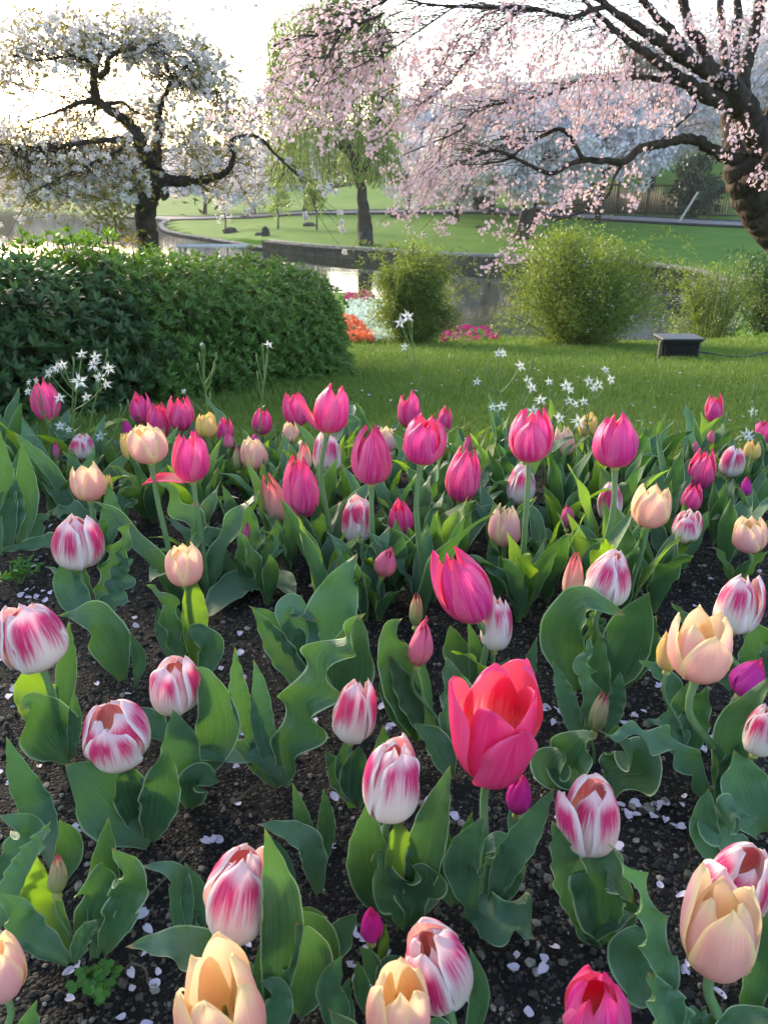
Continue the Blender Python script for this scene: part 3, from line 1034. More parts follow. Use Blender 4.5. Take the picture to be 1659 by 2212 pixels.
zones = [(760, 60, 190, 60, .32), (700, 150, 150, 70, .42), (830, 200, 170, 80, .8), (640, 230, 110, 60, .65), (540, 260, 80, 50, .65), (690, 280, 110, 45, .9), (850, 310, 60, 60, .6), (960, 160, 110, 70, .55), (1040, 70, 120, 60, .55), (930, 390, 110, 45, 1.1), (870, 430, 60, 40, 1.2), (1000, 250, 120, 60, .5),
         (1180, 260, 130, 60, .75), (1300, 230, 120, 60, .65), (1270, 130, 140, 70, .4), (1420, 240, 90, 60, .4), (1130, 420, 120, 60, .28), (1320, 400, 100, 60, .28), (1240, 420, 70, 30, .3), (1530, 120, 70, 90, .4), (1600, 330, 60, 90, .3), (1640, 60, 60, 60, .6), (1450, 60, 90, 60, .45), (960, 470, 40, 30, .5), (1100, 180, 90, 50, .4), (1650, 370, 30, 50, .8), (480, 40, 40, 30, .25), (610, 130, 70, 60, .8)]
px = in_ellipses(zones, 560)
tips = np.array([PY(u, v, 4.5 + RNG.normal() * .35 + .5 * max(0, (u - 1200) / 450)) for u, v in px])
extra = [(1095, 560, 4.3), (1085, 545, 4.3), (1110, 555, 4.3), (1055, 578, 4.3), (1050, 570, 4.3), (955, 485, 4.4), (880, 490, 4.4), (905, 500, 4.4), (1075, 505, 4.4), (1140, 515, 4.5), (1150, 490, 4.5), (1045, 495, 4.4), (1180, 455, 4.5), (960, 495, 4.3), (1090, 485, 4.4), (1165, 470, 4.5), (1360, 445, 4.6), (870, 475, 4.4), (820, 480, 4.4)]
tips = np.vstack([tips, [PY(u, v, y) for u, v, y in extra]])
strands = []
for c in tips:
    up = c + np.array([.22 + .30 * RNG.random(), .1 * RNG.normal(), .18 + .25 * RNG.random()])
    dd_ = np.linalg.norm(node - up, axis=1) + 1.2 * np.maximum(0, c[2] + .03 - node[:, 2])
    a = node[np.argsort(dd_)[RNG.integers(0, 26)]]
    p = spline([a, a * .6 + c * .4 + np.array([-.03, 0, .06 + .04 * RNG.random()]), a * .2 + c * .8 + np.array([0.01, 0, .02]), c], 10)
    mb.tube(p, np.linspace(.0019, .0010, 10), 4, cap=False)
    strands.append(p)
mb.build('branch', M['bark'], r)
cc, nn = [], []
for p in strands:
    m = RNG.integers(12, 26)
    k = np.clip(RNG.choice([9, 7.6, 6.3, 5.2], m, p=[.42, .28, .2, .1]) + RNG.normal(size=m) * .22, 3, 9)
    b = p[k.astype(int)] * (1 - (k % 1))[:, None] + p[np.minimum(k.astype(int) + 1, 9)] * (k % 1)[:, None]
    q = b + RNG.normal(size=(m, 3)) * np.array([.018, .018, .014]) - np.array([0, 0, .014])
    cc.append(q)
    d = rand_dirs(m); d[:, 2] -= .5
    nn.append(d / np.linalg.norm(d, axis=1)[:, None])
mb = MB(); flowers(mb, np.vstack(cc), np.vstack(nn), .0108)
mb.build('blossom', M['pinkb'], r)


# --- trees beyond the water
def far_tree(name, label, cat, u, vb, vt, wpx, y, mat, dens, lsize, trunk_px=14, lean=0, gap=.5, seed=1, group=None, low=.25, llen=1.3):
    """trunk and an uneven crown of leaf clumps; vb/vt pixel rows of foot and top, wpx crown width"""
    rng = np.random.default_rng(seed)
    b = PY(u, vb, y); b[2] = float(gz(b[0], b[1])) - .1
    top = PY(u + lean, vt, y)[2]
    W = wpx * depth_of(b) / FPX
    H = top - b[2]
    t = thing(name, label, cat, b, group)
    tw = trunk_px * depth_of(b) / FPX / 2
    mt = MB()
    lx = lean * depth_of(b) / FPX
    sp = spline([b, b + np.array([lx * .2 + tw, 0, H * low]), b + np.array([lx * .5 - tw, 0, H * .5]), b + np.array([lx, 0, H * .85])], 16)
    mt.tube(sp, np.linspace(tw * 1.3, tw * .3, 16) + np.linspace(tw * .5, 0, 16) ** 1.0 * np.exp(-np.arange(16)), 9, bump=.15)
    K = 34
    cs = []
    for k in range(K):
        a = rng.random() * 2 * PI
        rr = math.sqrt(rng.random())
        zz = low + (1 - low) * rng.random() ** .8
        env = math.sin(PI * min(.97, max(.12, (zz - low * .6) / (1.02 - low * .6)))) ** .6
        c = b + np.array([lx * zz + math.cos(a) * rr * W / 2 * env, math.sin(a) * rr * W / 2 * env, H * zz])
        cs.append(c)
        s = sp[min(15, 4 + int(zz * 9))]
        mt.tube(spline([s, s * .5 + c * .5 + np.array([0, 0, H * .04]), c], 6), np.linspace(tw * .35, tw * .06, 6), 5, cap=False)
    mt.build('trunk', M['bark_far'], t)
    cs = np.array(cs)
    sub = np.repeat(cs, 7, 0) + rng.normal(size=(K * 7, 3)) * np.array([W, W, H * .8]) * .085
    n = dens
    kk = rng.integers(0, len(sub), n)
    ctr = sub[kk] + rng.normal(size=(n, 3)) * np.array([W, W, H * .7]) * .035 * (gap + .5)
    tint = np.clip(.5 + .25 * rng.normal(size=len(sub))[kk] + .15 * rng.normal(size=n), 0, 1)
    mb = MB(); leaf_quads(mb, ctr, lsize * llen, lsize, tint=tint, rng=rng)
    mb.build('crown', M[mat], t)
    return t


ft = far_tree
ft('cherry_tree', 'white cherry with a forked dark trunk on the far lawn, right of the willow', 'tree', 1128, 505, 205, 330, 30, 'farwhite', 20000, .12, 30, -20, seed=2, low=.33)
ft('cherry_tree', 'slim white cherry just left of the forked white cherry, low by the path', 'tree', 985, 458, 275, 200, 37, 'farwhite', 11000, .14, 9, 10, seed=3, low=.3)
ft('cherry_tree', 'pale cherry close behind the long curved bough of the weeping tree', 'tree', 1290, 465, 230, 270, 36, 'farwhite', 14000, .14, 10, 0, seed=4, low=.42)
ft('cherry_tree', 'tall pale cherry on the slope above the fence, right of centre', 'tree', 1240, 400, 215, 330, 60, 'farlilac', 6500, .22, 12, 0, seed=5, low=.15)
ft('cherry_tree', 'lilac-grey cherry on the slope behind the leaning trunk at right', 'tree', 1500, 380, 120, 330, 58, 'farlilac', 6000, .22, 12, 0, seed=6, low=.15)
ft('cherry_tree', 'misty far cherry in the middle distance under the bright gap of sky', 'tree', 1050, 400, 250, 280, 75, 'farlilac', 4200, .28, 10, 0, seed=7, low=.1)
ft('cherry_tree', 'small round white cherry across the water, below the crooked low limb', 'tree', 440, 432, 340, 190, 62, 'farwhite', 3000, .18, 7, 0, seed=8, low=.3)
ft('cherry_tree', 'white cherry across the water just left of the willow', 'tree', 660, 440, 300, 200, 52, 'farwhite', 3800, .17, 10, -10, seed=9, low=.3)
ft('cherry_tree', 'low white cherry by the far path right of the willow trunk', 'tree', 880, 442, 300, 130, 44, 'farwhite', 2600, .14, 7, 0, seed=10, low=.3)
ft('cherry_tree', 'white cherry across the water seen through the crook of the upturned low limb', 'tree', 545, 436, 330, 150, 56, 'farwhite', 3600, .17, 8, 0, seed=14, low=.3)
ft('cherry_tree', 'pale cherry at the far left shore under the long left limb', 'tree', 150, 434, 350, 190, 108, 'farlilac', 3400, .3, 7, 0, seed=15, low=.15)
ft('cherry_tree', 'pale cherry filling the gap between the slim and the forked white cherries', 'tree', 1060, 452, 225, 250, 41, 'farwhite', 12000, .15, 9, 0, seed=51, low=.3)
ft('cherry_tree', 'broad pale cherry on the rise behind the brown fence, left of the small evergreen', 'tree', 1400, 440, 190, 330, 48, 'farlilac', 12000, .17, 10, 0, seed=52, low=.3)
ft('cherry_tree', 'pale cherry showing between the willow and the weeping blossoms', 'tree', 905, 436, 235, 220, 50, 'farwhite', 9000, .17, 9, 0, seed=53, low=.25)
ft('young_tree', 'thin young tree on the far lawn left of the dark rock by the willow', 'tree', 600, 478, 400, 46, 38, 'willow', 420, .10, 3, 4, seed=16, low=.4)
ft('young_tree', 'thin staked young tree on the far lawn close to the left of the willow', 'tree', 684, 482, 392, 50, 36, 'willow', 480, .10, 3, -3, seed=17, low=.4)
ft('young_tree', 'slight young tree near the water on the far lawn, above the flat-topped rock', 'tree', 486, 480, 405, 44, 42, 'farwhite', 500, .10, 3, 3, seed=18, low=.35)
ft('pine_tree', 'small dark evergreen standing before the brown fence at right', 'tree', 1490, 462, 345, 120, 38, 'pine', 2600, .14, 10, 0, seed=11, low=.2)
ft('pine_tree', 'dark evergreen between white cherries at the far path', 'tree', 1030, 440, 350, 90, 43, 'pine', 1800, .15, 10, 0, seed=12, low=.15)
ft('broadleaf_tree', 'green tree on the skyline above the fence near the leaning trunk', 'tree', 1370, 330, 105, 170, 90, 'fartree', 3000, .36, 10, 0, seed=13, low=.2)
for k, (u, vb, vt, w, y, lab) in enumerate(((30, 440, 345, 170, 128, 'hazy dark tree at the far left end of the lake, near the white buildings'), (180, 436, 350, 190, 130, 'hazy rounded tree on the far left shore seen under the low white blossom'), (330, 430, 360, 150, 120, 'hazy tree line clump just right of the left cherry trunk'), (545, 425, 330, 170, 110, 'hazy tree standing far off behind the upturned low limb'), (760, 415, 290, 210, 105, 'hazy tree far behind the willow trunk'), (900, 410, 250, 220, 110, 'hazy tall tree right of the willow crown'))):
    ft('broadleaf_tree', lab, 'tree', u, vb, vt, w, y, 'fartree' if k % 2 == 0 else 'farlilac', 2600, .45, 8, 0, seed=20 + k, low=.12, group='hazy trees along the far shore')
for k, (u, vt, w, y) in enumerate(((1150, 235, 260, 95), (1420, 100, 320, 92), (1640, 90, 320, 85), (1300, 170, 260, 105), (1560, 40, 320, 110), (1000, 260, 220, 110))):
    b = PY(u, 300, y)
    ft('cherry_tree', ['pale cherry high on the slope under the bright gap of sky', 'pale cherry on the slope crossed by the upper dark boughs', 'pale cherry on the slope at the right edge behind the leaning trunk', 'pale cherry on the slope top between two thin boughs', 'pale cherry behind the upright limbs at upper right', 'faint cherry on the slope beside the willow crown'][k], 'tree', u, 330, vt, w, y, 'farlilac', 3600, .36, 8, 0, seed=40 + k, low=.1, group='cherries on the far slope')

# far wood along the other end of the lake: one mass
wrng = np.random.default_rng(91)
C = []
for k in range(420):
    u = -120 + 1100 * wrng.random()
    y = np.interp(u, [-120, 300, 600, 1000], [132, 118, 92, 84]) + 10 * wrng.random()
    c = PY(u, 430, y); g0 = float(gz(c[0], c[1]))
    top = PY(u, 338 - 30 * vnoise(np.array(u / 70.), np.array(2.5)) + 10 * wrng.normal() - 20 * sstep(u, 450, 900), y)[2]
    m = 60
    r3 = np.column_stack([wrng.normal(size=m) * 1.6, wrng.normal(size=m) * 1.6, np.zeros(m)])
    q = np.array([c[0], y, 0]) + r3
    q[:, 2] = g0 + (top - g0) * wrng.random(m) ** .75
    C.append(q)
C = np.vstack(C)
mb = MB(); leaf_quads(mb, C, 1.0, .75, rng=wrng, tint=np.clip(.5 + .5 * fbm(C[:, 0] * .15, C[:, 2] * .4, 2) + .15 * wrng.normal(size=len(C)), 0, 1))
mb.build('far_wood', M['fartree'], kind='stuff')

# --- willow on the far shore
b = PY(790, 528, 29.0); b[2] = float(gz(b[0], b[1])) - .1
r = thing('willow_tree', 'tall weeping willow with yellow-green hanging strands and a flared dark trunk by the far shore', 'tree', b)
mt = MB()
p, q = limb_path([(790, 495, 36), (787, 470, 24), (782, 430, 19), (777, 390, 17), (755, 325, 16), (735, 285, 13), (715, 220, 12), (705, 120, 7), (700, 40, 4)], 29, 29, 50, .3)
p[0, 2] = b[2]
mt.tube(p, q, 10, bump=.1); nodes = [p]
for px in ([(777, 400, 16), (800, 330, 12), (820, 250, 9), (830, 160, 6), (820, 60, 4)], [(760, 335, 12), (700, 290, 9), (650, 230, 6), (610, 170, 4)], [(730, 280, 10), (770, 200, 7), (790, 100, 5), (800, 20, 3)], [(712, 210, 8), (660, 130, 6), (620, 90, 4)]):
    p2, q2 = limb_path(px, 29, 29 + RNG.normal() * 2, None, .4)
    mt.tube(p2, q2, 6); nodes.append(p2)
mt.build('trunk', M['bark_far'], r)
node = np.vstack(nodes)
mb = MB(); cc = []; dd = []
ms = MB()
for k in range(430):
    u = 575 + 290 * RNG.random(); y = 29 + RNG.normal() * 1.6
    v0 = 10 + 330 * RNG.random() ** 1.15 + 60 * abs((u - 715) / 150) ** 2
    L = (60 + 130 * RNG.random())
    a = PY(u, v0, y); e = PY(u + RNG.normal() * 6, min(v0 + L, 395), y)
    nd = node[np.argmin(np.linalg.norm(node - a - np.array([0, 0, .8]), axis=1))]
    s = spline([nd, a * .8 + nd * .2 + np.array([0, 0, .3]), a * .6 + e * .4, e], 12)
    if k % 2 == 0:
        ms.tube(s, .012, 3, cap=False)
    n = 55
    t = 2.5 + 8.4 * RNG.random(n)
    i = t.astype(int)
    c = s[i] + (s[np.minimum(i + 1, 11)] - s[i]) * (t - i)[:, None] + RNG.normal(size=(n, 3)) * .09
    d = RNG.normal(size=(n, 3)) * .45; d[:, 2] -= 1
    cc.append(c); dd.append(d / np.linalg.norm(d, axis=1)[:, None])
leaf_quads(mb, np.vstack(cc), .17, .045, np.vstack(dd))
mb.build('crown', M['willow'], r)
ms.build('twig', M['twig'], r)

# ------------------------------------------------------------------ hedge bushes
def bush(name, label, a, b, half, height, mat, nros, leaf_l, leaf_w, per, seed, end0=False, end1=False):
    """clipped bush whose axis runs a -> b on the ground; rosettes of leaves over and into the body"""
    rng = np.random.default_rng(seed)
    a = np.array([*a, 0.0]); b = np.array([*b, 0.0])
    ax = b - a; L = np.linalg.norm(ax); ax /= L
    sd = np.array([-ax[1], ax[0], 0])
    base = (a + b) / 2; base[2] = float(gz(base[0], base[1]))
    r = thing(name, label, 'hedge', base, 'clipped azalea hedge bushes')

    def place(s, th, k):
        """s 0..1 along, th 0..pi round the section (0 = camera side), k = scale of section"""
        e = np.ones_like(s)
        d0 = s * L; d1 = (1 - s) * L
        if end0:
            e = np.where(d0 < half, np.sqrt(np.clip(1 - (1 - d0 / half) ** 2, .02, 1)), e)
        if end1:
            e = np.where(d1 < half, np.sqrt(np.clip(1 - (1 - d1 / half) ** 2, .02, 1)), e)
        ct, st = np.cos(th), np.sin(th)
        q = 3.2
        rr = (np.abs(ct) ** q + np.abs(st) ** q) ** (-1 / q)
        lump = 1 + .13 * fbm(s * L * 4 + seed, th * 2.5, 3)
        w = -ct * rr * half * k * lump * e
        z = st * rr * height * k * lump * (.45 + .55 * e)
        p = a + ax * (s * L)[:, None] + sd * w[:, None]
        p[:, 2] = gz(p[:, 0], p[:, 1]) * 0.5 + 0.5 * np.interp(s, [0, 1], [float(gz(a[0], a[1])), float(gz(b[0], b[1]))]) + np.maximum(z, .012)
        nrm = ax * 0 + sd * (-ct)[:, None] + np.array([0, 0, 1]) * st[:, None]
        if end1:
            nrm = nrm + ax * ((1 - e) * 1.2)[:, None]
        return p, nrm / np.linalg.norm(nrm, axis=1)[:, None]
    n = nros
    s = rng.random(n); th = PI * (rng.random(n) * .86 - .02); k = 1 - .30 * rng.random(n) ** 1.6
    p, nm = place(s, np.clip(th, 0.01, PI), k)
    out = k > .93
    p[out] += nm[out] * (.055 * rng.random(out.sum()) ** 4)[:, None]
    mb = MB()
    top = np.sin(np.clip(th, 0, PI))
    for j in range(per):
        aa = 2 * PI * (j / per) + rng.random(n) * .6
        axd = nm + np.array([0, 0, .55]) + rng.normal(size=(n, 3)) * .28
        axd /= np.linalg.norm(axd, axis=1)[:, None]
        u1 = np.cross(axd, np.array([.3, .5, .8])); u1 /= np.linalg.norm(u1, axis=1)[:, None]
        u2 = np.cross(axd, u1)
        d = (u1 * np.cos(aa)[:, None] + u2 * np.sin(aa)[:, None]) * .85 + axd * (.35 + .5 * rng.random(n))[:, None]
        d /= np.linalg.norm(d, axis=1)[:, None]
        leaf_quads(mb, p, leaf_l * (.6 + .6 * rng.random(n)), leaf_w * (.7 + .5 * rng.random(n)), d, np.clip(.15 + .55 * rng.random(n) + .25 * fbm(p[:, 0] * 3, p[:, 2] * 4 + p[:, 1] * 3, 2), 0, 1), rng, up=axd)
    mb.build('foliage', M[mat], r)
    # dark filler core, added inside to close the view between the leaves
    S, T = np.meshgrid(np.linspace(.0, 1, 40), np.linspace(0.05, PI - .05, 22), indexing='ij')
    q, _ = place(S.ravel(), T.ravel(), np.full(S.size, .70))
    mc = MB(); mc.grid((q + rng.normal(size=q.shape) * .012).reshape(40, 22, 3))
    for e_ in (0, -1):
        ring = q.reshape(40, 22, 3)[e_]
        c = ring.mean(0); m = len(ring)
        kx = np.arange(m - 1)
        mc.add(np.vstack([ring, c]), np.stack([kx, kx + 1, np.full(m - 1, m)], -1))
    mc.build('dark_filler', M['core'], r)
    ms = MB()
    for i in range(46):
        s0 = np.array([rng.random()]); th0 = np.array([PI * (.02 + .5 * rng.random())])
        e, nn = place(s0, th0, np.array([1.02]))
        c, _ = place(s0 * .98, np.array([.02]), np.array([.55]))
        ms.tube(spline([c[0], c[0] * .5 + e[0] * .5 + rng.normal(size=3) * .02, e[0]], 5), np.linspace(.005, .0015, 5), 4, cap=False)
    ms.build('twig', M['twig'], r)
    return r


ax = unit(np.array([.90, 1.55])); sd2 = np.array([-ax[1], ax[0]])
F0 = np.array([-1.06, 2.18]); HW = .42
A = F0 + sd2 * HW - ax * 1.3
Mid = F0 + sd2 * HW + ax * .62
B = F0 + sd2 * HW + ax * 2.02
bush('azalea_bush', 'dark green broad-leaved clipped azalea at the left edge behind the white star flowers', A, Mid + ax * .05, HW, .465, 'hedge_dark', 7200, .036, .015, 7, 1)
bush('azalea_bush', 'brighter green fine-leaved clipped azalea forming the rounded right end of the hedge', Mid - ax * .1, B, HW + .03, .49, 'hedge_light', 7800, .031, .0095, 8, 2, end1=True)
# taller loose shoots at the top left of the hedge
sh = thing('azalea_shoots', 'loose upright leafy shoots with a few yellow leaves rising above the left hedge top', 'shrub', (A[0] + .7, A[1] + 1.3, float(gz(A[0] + .7, A[1] + 1.3))))
ms = MB(); mb = MB(); my = MB()
for k in range(46):
    u = random.choice((30, 60, 100, 150, 180, 215, 250, 150, 200)) + RNG.normal() * 22
    y = 2.75 + RNG.random() * .5
    e = PY(u, 500 + 34 * RNG.random() + abs(u - 150) * .08, y)
    c = e.copy(); c[2] -= .28 + .1 * RNG.random(); c[0] += RNG.normal() * .04
    s = spline([c, c * .5 + e * .5 + RNG.normal(size=3) * .012, e], 6)
    ms.tube(s, np.linspace(.003, .0014, 6), 4, cap=False)
    for q in (s[-1], s[-2], s[-3]):
        d = rand_dirs(7); d[:, 2] = abs(d[:, 2]) * .8 + .1
        yel = RNG.random() < .05
        my = MB() if yel else my
        leaf_quads(my if yel else mb, np.repeat(q[None], 7, 0), .036 * (.6 + .6 * RNG.random(7)), .013, d / np.linalg.norm(d, axis=1)[:, None])
        if yel:
            my.build('yellow_leaf', M['bronze'], sh)
mb.build('foliage', M['hedge_light'], sh); ms.build('stem', M['twig'], sh)


# ------------------------------------------------------------------ airy spirea bushes
def spirea(label, u, vb, vt, wpx, y, seed, dens=9000, mat='spirea', spray=260, lsz=.020, name='spirea_bush'):
    rng = np.random.default_rng(seed)
    b = PY(u, vb, y); b[2] = float(gz(b[0], b[1]))
    W = wpx * y / FPX * 1.12; H = PY(u, vt, y)[2] - b[2]
    r = thing(name, label, 'shrub', b)
    ms = MB(); mb = MB(); mw = MB()
    C, D, WC = [], [], []
    nst = 130
    for k in range(nst):
        a = rng.random() * 2 * PI; q = rng.random() ** .5
        out = np.array([math.cos(a), math.sin(a) * .8, 0])
        h = H * (.22 + .78 * math.sqrt(max(0, 1 - (q * .95) ** 2))) * (.68 + .45 * rng.random())
        e = b + out * W * .52 * q * (.85 + .3 * rng.random()); e[2] = b[2] + h * (.55 if q > .75 and rng.random() < .6 else .95)
        s0 = b + out * W * .20 * q * rng.random() - np.array([0, 0, .02])
        s = spline([s0, s0 * .55 + e * .45 + np.array([0, 0, h * .22]) + out * .02, e + np.array([0, 0, .03]) - out * .04, e + out * .05 - np.array([0, 0, .03])], 12)
        ms.tube(s, np.linspace(.0035, .001, 12), 4, cap=False)
        n = dens // nst
        t = .1 + 10.8 * rng.random(n) ** .85
        i = np.minimum(t.astype(int), 10)
        C.append(s[i] + (s[i + 1] - s[i]) * (t - i)[:, None] + rng.normal(size=(n, 3)) * W * .05)
        if k % 3 == 0 and spray:
            m = max(2, spray // 50)
            i = rng.integers(7, 12, m)
            WC.append(s[i] + rng.normal(size=(m, 3)) * .016)
    for k in range(26):            # long arching plumes that break the outline
        a = rng.random() * 2 * PI
        out = np.array([math.cos(a), math.sin(a) * .8, 0])
        s0 = b + out * W * .15 + np.array([0, 0, H * .5])
        e = b + out * W * (.50 + .20 * rng.random()); e[2] = b[2] + H * (.55 + .55 * rng.random())
        s = spline([s0, s0 * .4 + e * .6 + np.array([0, 0, H * .22]), e, e + out * .07 - np.array([0, 0, .07])], 12)
        ms.tube(s, np.linspace(.0025, .0008, 12), 4, cap=False)
        n = 110; t = 10.9 * rng.random(n); i = t.astype(int)
        C.append(s[i] + (s[i + 1] - s[i]) * (t - i)[:, None] + rng.normal(size=(n, 3)) * .014)
    C = np.vstack(C)
    tint = np.clip(.45 + .3 * fbm(C[:, 0] * 9, C[:, 2] * 9 + C[:, 1] * 5, 2) + .25 * rng.normal(size=len(C)), 0, 1)
    leaf_quads(mb, C, lsz * (.7 + .7 * rng.random(len(C))), lsz * .36, tint=tint, rng=rng)
    mb.build('foliage', M[mat], r)
    ms.build('stem', M['twig'], r)
    if spray:
        WC = np.vstack(WC)
        flowers(mw, np.repeat(WC, 3, 0) + rng.normal(size=(len(WC) * 3, 3)) * .007, rand_dirs(len(WC) * 3, rng), .0055, rng)
        mw.build('blossom', M['spray'], r)
    return r


spirea('small dome-shaped yellow-green spirea bush between the hedge end and the magenta flowers', 893, 737, 545, 165, 6.1, 3, 32000, spray=200, lsz=.024)
spirea('largest yellow-green spirea bush, broad and round, right of the bright water', 1252, 745, 515, 280, 6.0, 4, 52000, spray=330, lsz=.024)
spirea('pale yellow-green spirea bush at right beyond the floodlight', 1535, 706, 570, 165, 7.6, 5, 20000, spray=330, lsz=.026)
spirea('dark green dense shrub cut by the right edge of the picture', 1655, 690, 545, 150, 8.0, 6, 11000, 'hedge_dark', 0, .03, 'evergreen_shrub')

# pale bare twiggy shrub
b = PY(1600, 560, 9.5); b[2] = float(gz(b[0], b[1]))
r = thing('bare_shrub', 'leafless silver-grey twiggy shrub behind the pale spirea at right', 'shrub', b)
mb = MB()


def fork(p, d, L, rad, lev):
    e = p + d * L
    mb.tube(spline([p, p + d * L * .5 + RNG.normal(size=3) * L * .07, e], 5), np.linspace(rad, rad * .6, 5), 5, cap=False)
    if lev:
        for _ in range(random.choice((2, 3))):
            fork(e, unit(d + RNG.normal(size=3) * .42 + np.array([-.05, 0, .12])), L * .72, rad * .6, lev - 1)


for k in range(9):
    fork(b + RNG.normal(size=3) * np.array([.05, .03, 0]), unit(np.array([RNG.normal() * .6 - .15, RNG.normal() * .3, 1])), .30, .016, 3)
mb.build('branch', M['grey_twig'], r)


# ------------------------------------------------------------------ low flower beds by the water
def patch(name, px, mat, dens, size, label, cat):
    poly = np.array([G(u, v)[:2] for u, v in px])
    lo, hi = poly.min(0), poly.max(0)
    q = lo + (hi - lo) * RNG.random((dens * 3, 2))
    ins = np.zeros(len(q), bool)
    for i in range(len(poly)):
        a, c = poly[i], poly[(i + 1) % len(poly)]
        k = (a[1] > q[:, 1]) != (c[1] > q[:, 1])
        xi = a[0] + (q[:, 1] - a[1]) / (c[1] - a[1] + 1e-9) * (c[0] - a[0])
        ins ^= k & (q[:, 0] < xi)
    q = q[ins][:dens]
    n = len(q)
    c = np.column_stack([q, gz(q[:, 0], q[:, 1]) + .015 + .05 * RNG.random(n)])
    nm = rand_dirs(n) * .5 + np.array([0, -.5, .8]); nm /= np.linalg.norm(nm, axis=1)[:, None]
    mb = MB(); flowers(mb, c, nm, size * (.7 + .6 * RNG.random(n)))
    o = mb.build(name, M[mat], off=np.array([*poly.mean(0), float(gz(*poly.mean(0)))]))
    tag(o, label, cat, kind='stuff')
    ml = MB()
    c2 = np.column_stack([q, gz(q[:, 0], q[:, 1])])
    d = rand_dirs(n); d[:, 2] = abs(d[:, 2]) + .4
    leaf_quads(ml, c2, .055, .018, d / np.linalg.norm(d, axis=1)[:, None])
    return ml


beds = [('orange_flowers', [(742, 742), (742, 690), (770, 700), (806, 735), (806, 744)], 'f_orange', 1000, .017, 'band of orange bedding flowers at the end of the hedge', 'flowers'),
        ('pale_flowers', [(748, 662), (800, 655), (870, 680), (920, 725), (905, 742), (812, 742), (790, 712), (748, 690)], 'f_mint', 3000, .018, 'band of pale minty white bedding flowers beside the orange ones', 'flowers'),
        ('magenta_flowers', [(745, 640), (790, 640), (835, 655), (800, 662), (750, 662)], 'f_magenta', 900, .022, 'small far strip of magenta bedding flowers above the pale ones', 'flowers'),
        ('magenta_flowers', [(930, 682), (990, 678), (1040, 705), (1075, 740), (960, 742), (930, 728)], 'f_magenta', 2000, .022, 'larger near strip of magenta bedding flowers right of the small spirea', 'flowers')]
for bd in beds:
    ml = patch(*bd)
    o = ml.build('bedding_foliage', M['grass'], kind='stuff')

# ------------------------------------------------------------------ things on the far side
def boulder(label, u, v, w, h, y=None, seed=0):
    rng = np.random.default_rng(seed)
    b = G(u, v) if y is None else PY(u, v, y)
    d = depth_of(b)
    W, H = w * d / FPX, h * d / FPX
    g = np.zeros((9, 12, 3))
    for i in range(9):
        t = i / 8
        for j in range(12):
            a = 2 * PI * j / 12
            rr = (1 - t ** 3.2) ** .5 * (.86 + .28 * rng.random()) if i < 8 else 0
            g[i, j] = (math.cos(a) * rr * W / 2, math.sin(a) * rr * W * .36, H * t * (.92 + .16 * rng.random()) - .05)
    mb = MB(); mb.grid(g + b, closed=True)
    tag(mb.build('boulder', M['stone'], smooth=False, off=b), label, 'rock', 'dark rocks on the far lawn')


boulder('flat-topped dark rock near the water, leftmost on the far lawn', 498, 503, 32, 14, seed=1)
boulder('low dark rock beside the small upright rock on the far lawn', 560, 508, 20, 8, seed=2)
boulder('small upright dark rock second from the left on the far lawn', 574, 510, 18, 22, seed=3)
boulder('dark rock on the far lawn just left of the willow trunk', 668, 488, 28, 10, seed=4)
boulder('dark rock half way up the far lawn behind a low pale cherry', 530, 471, 26, 8, seed=5)
boulder('tall dark rock standing at the foot of the willow', 790, 530, 28, 42, seed=6)
boulder('long dark rock on the lawn right of the willow under pink blossom', 860, 470, 34, 12, seed=7)
boulder('small low dark rock left of the forked white cherry', 1035, 492, 20, 7, seed=8)
boulder('tiny dark rock on the lawn near the timber wall', 975, 545, 12, 6, seed=9)

# low jetty
jc = PZ(462, 531, WZ + .34)
r = thing('jetty', 'low pale flat jetty on dark legs standing in the lake by the far lawn point', 'jetty', (jc[0], jc[1], WZ))
mb = MB(); mb.box((jc[0], jc[1], WZ + .34), (2.4, .9, .08), -.05, .02); mb.build('deck', M['pale'], r)
for dx in (-1.1, 1.1):
    for dy in (-.35, .35):
        mb = MB(); mb.tube([(jc[0] + dx, jc[1] + dy, WZ - .5), (jc[0] + dx, jc[1] + dy, WZ + .30)], .05, 8); mb.build('leg', M['timber'], r)

# stone table by the path
b = G(1185, 468)
r = thing('stone_table', 'pale flat stone table by the path behind the forked white cherry', 'table', b)
mb = MB(); mb.box(b + np.array([0, 0, .42]), (1.75, .8, .12), 0, .03); mb.build('tabletop', M['pale'], r)
for dx in (-.55, .55):
    mb = MB(); mb.box(b + np.array([dx, 0, .17]), (.25, .6, .38), 0, .02); mb.build('leg', M['stone'], r)
# leaning support stake
b = G(1462, 482)
r = thing('support_stake', 'pale wooden stake leaning to the right on the lawn below the fence', 'stake', b)
mb = MB(); mb.tube([b - np.array([0, 0, .1]), b + np.array([.75, .1, 1.25])], .045, 8); mb.build('pole', M['pale'], r)
mb = MB(); mb.tube([b + np.array([.75, -.05, 1.0]), b + np.array([.85, .45, .95])], .035, 6); mb.build('crossbar', M['wood'], r)

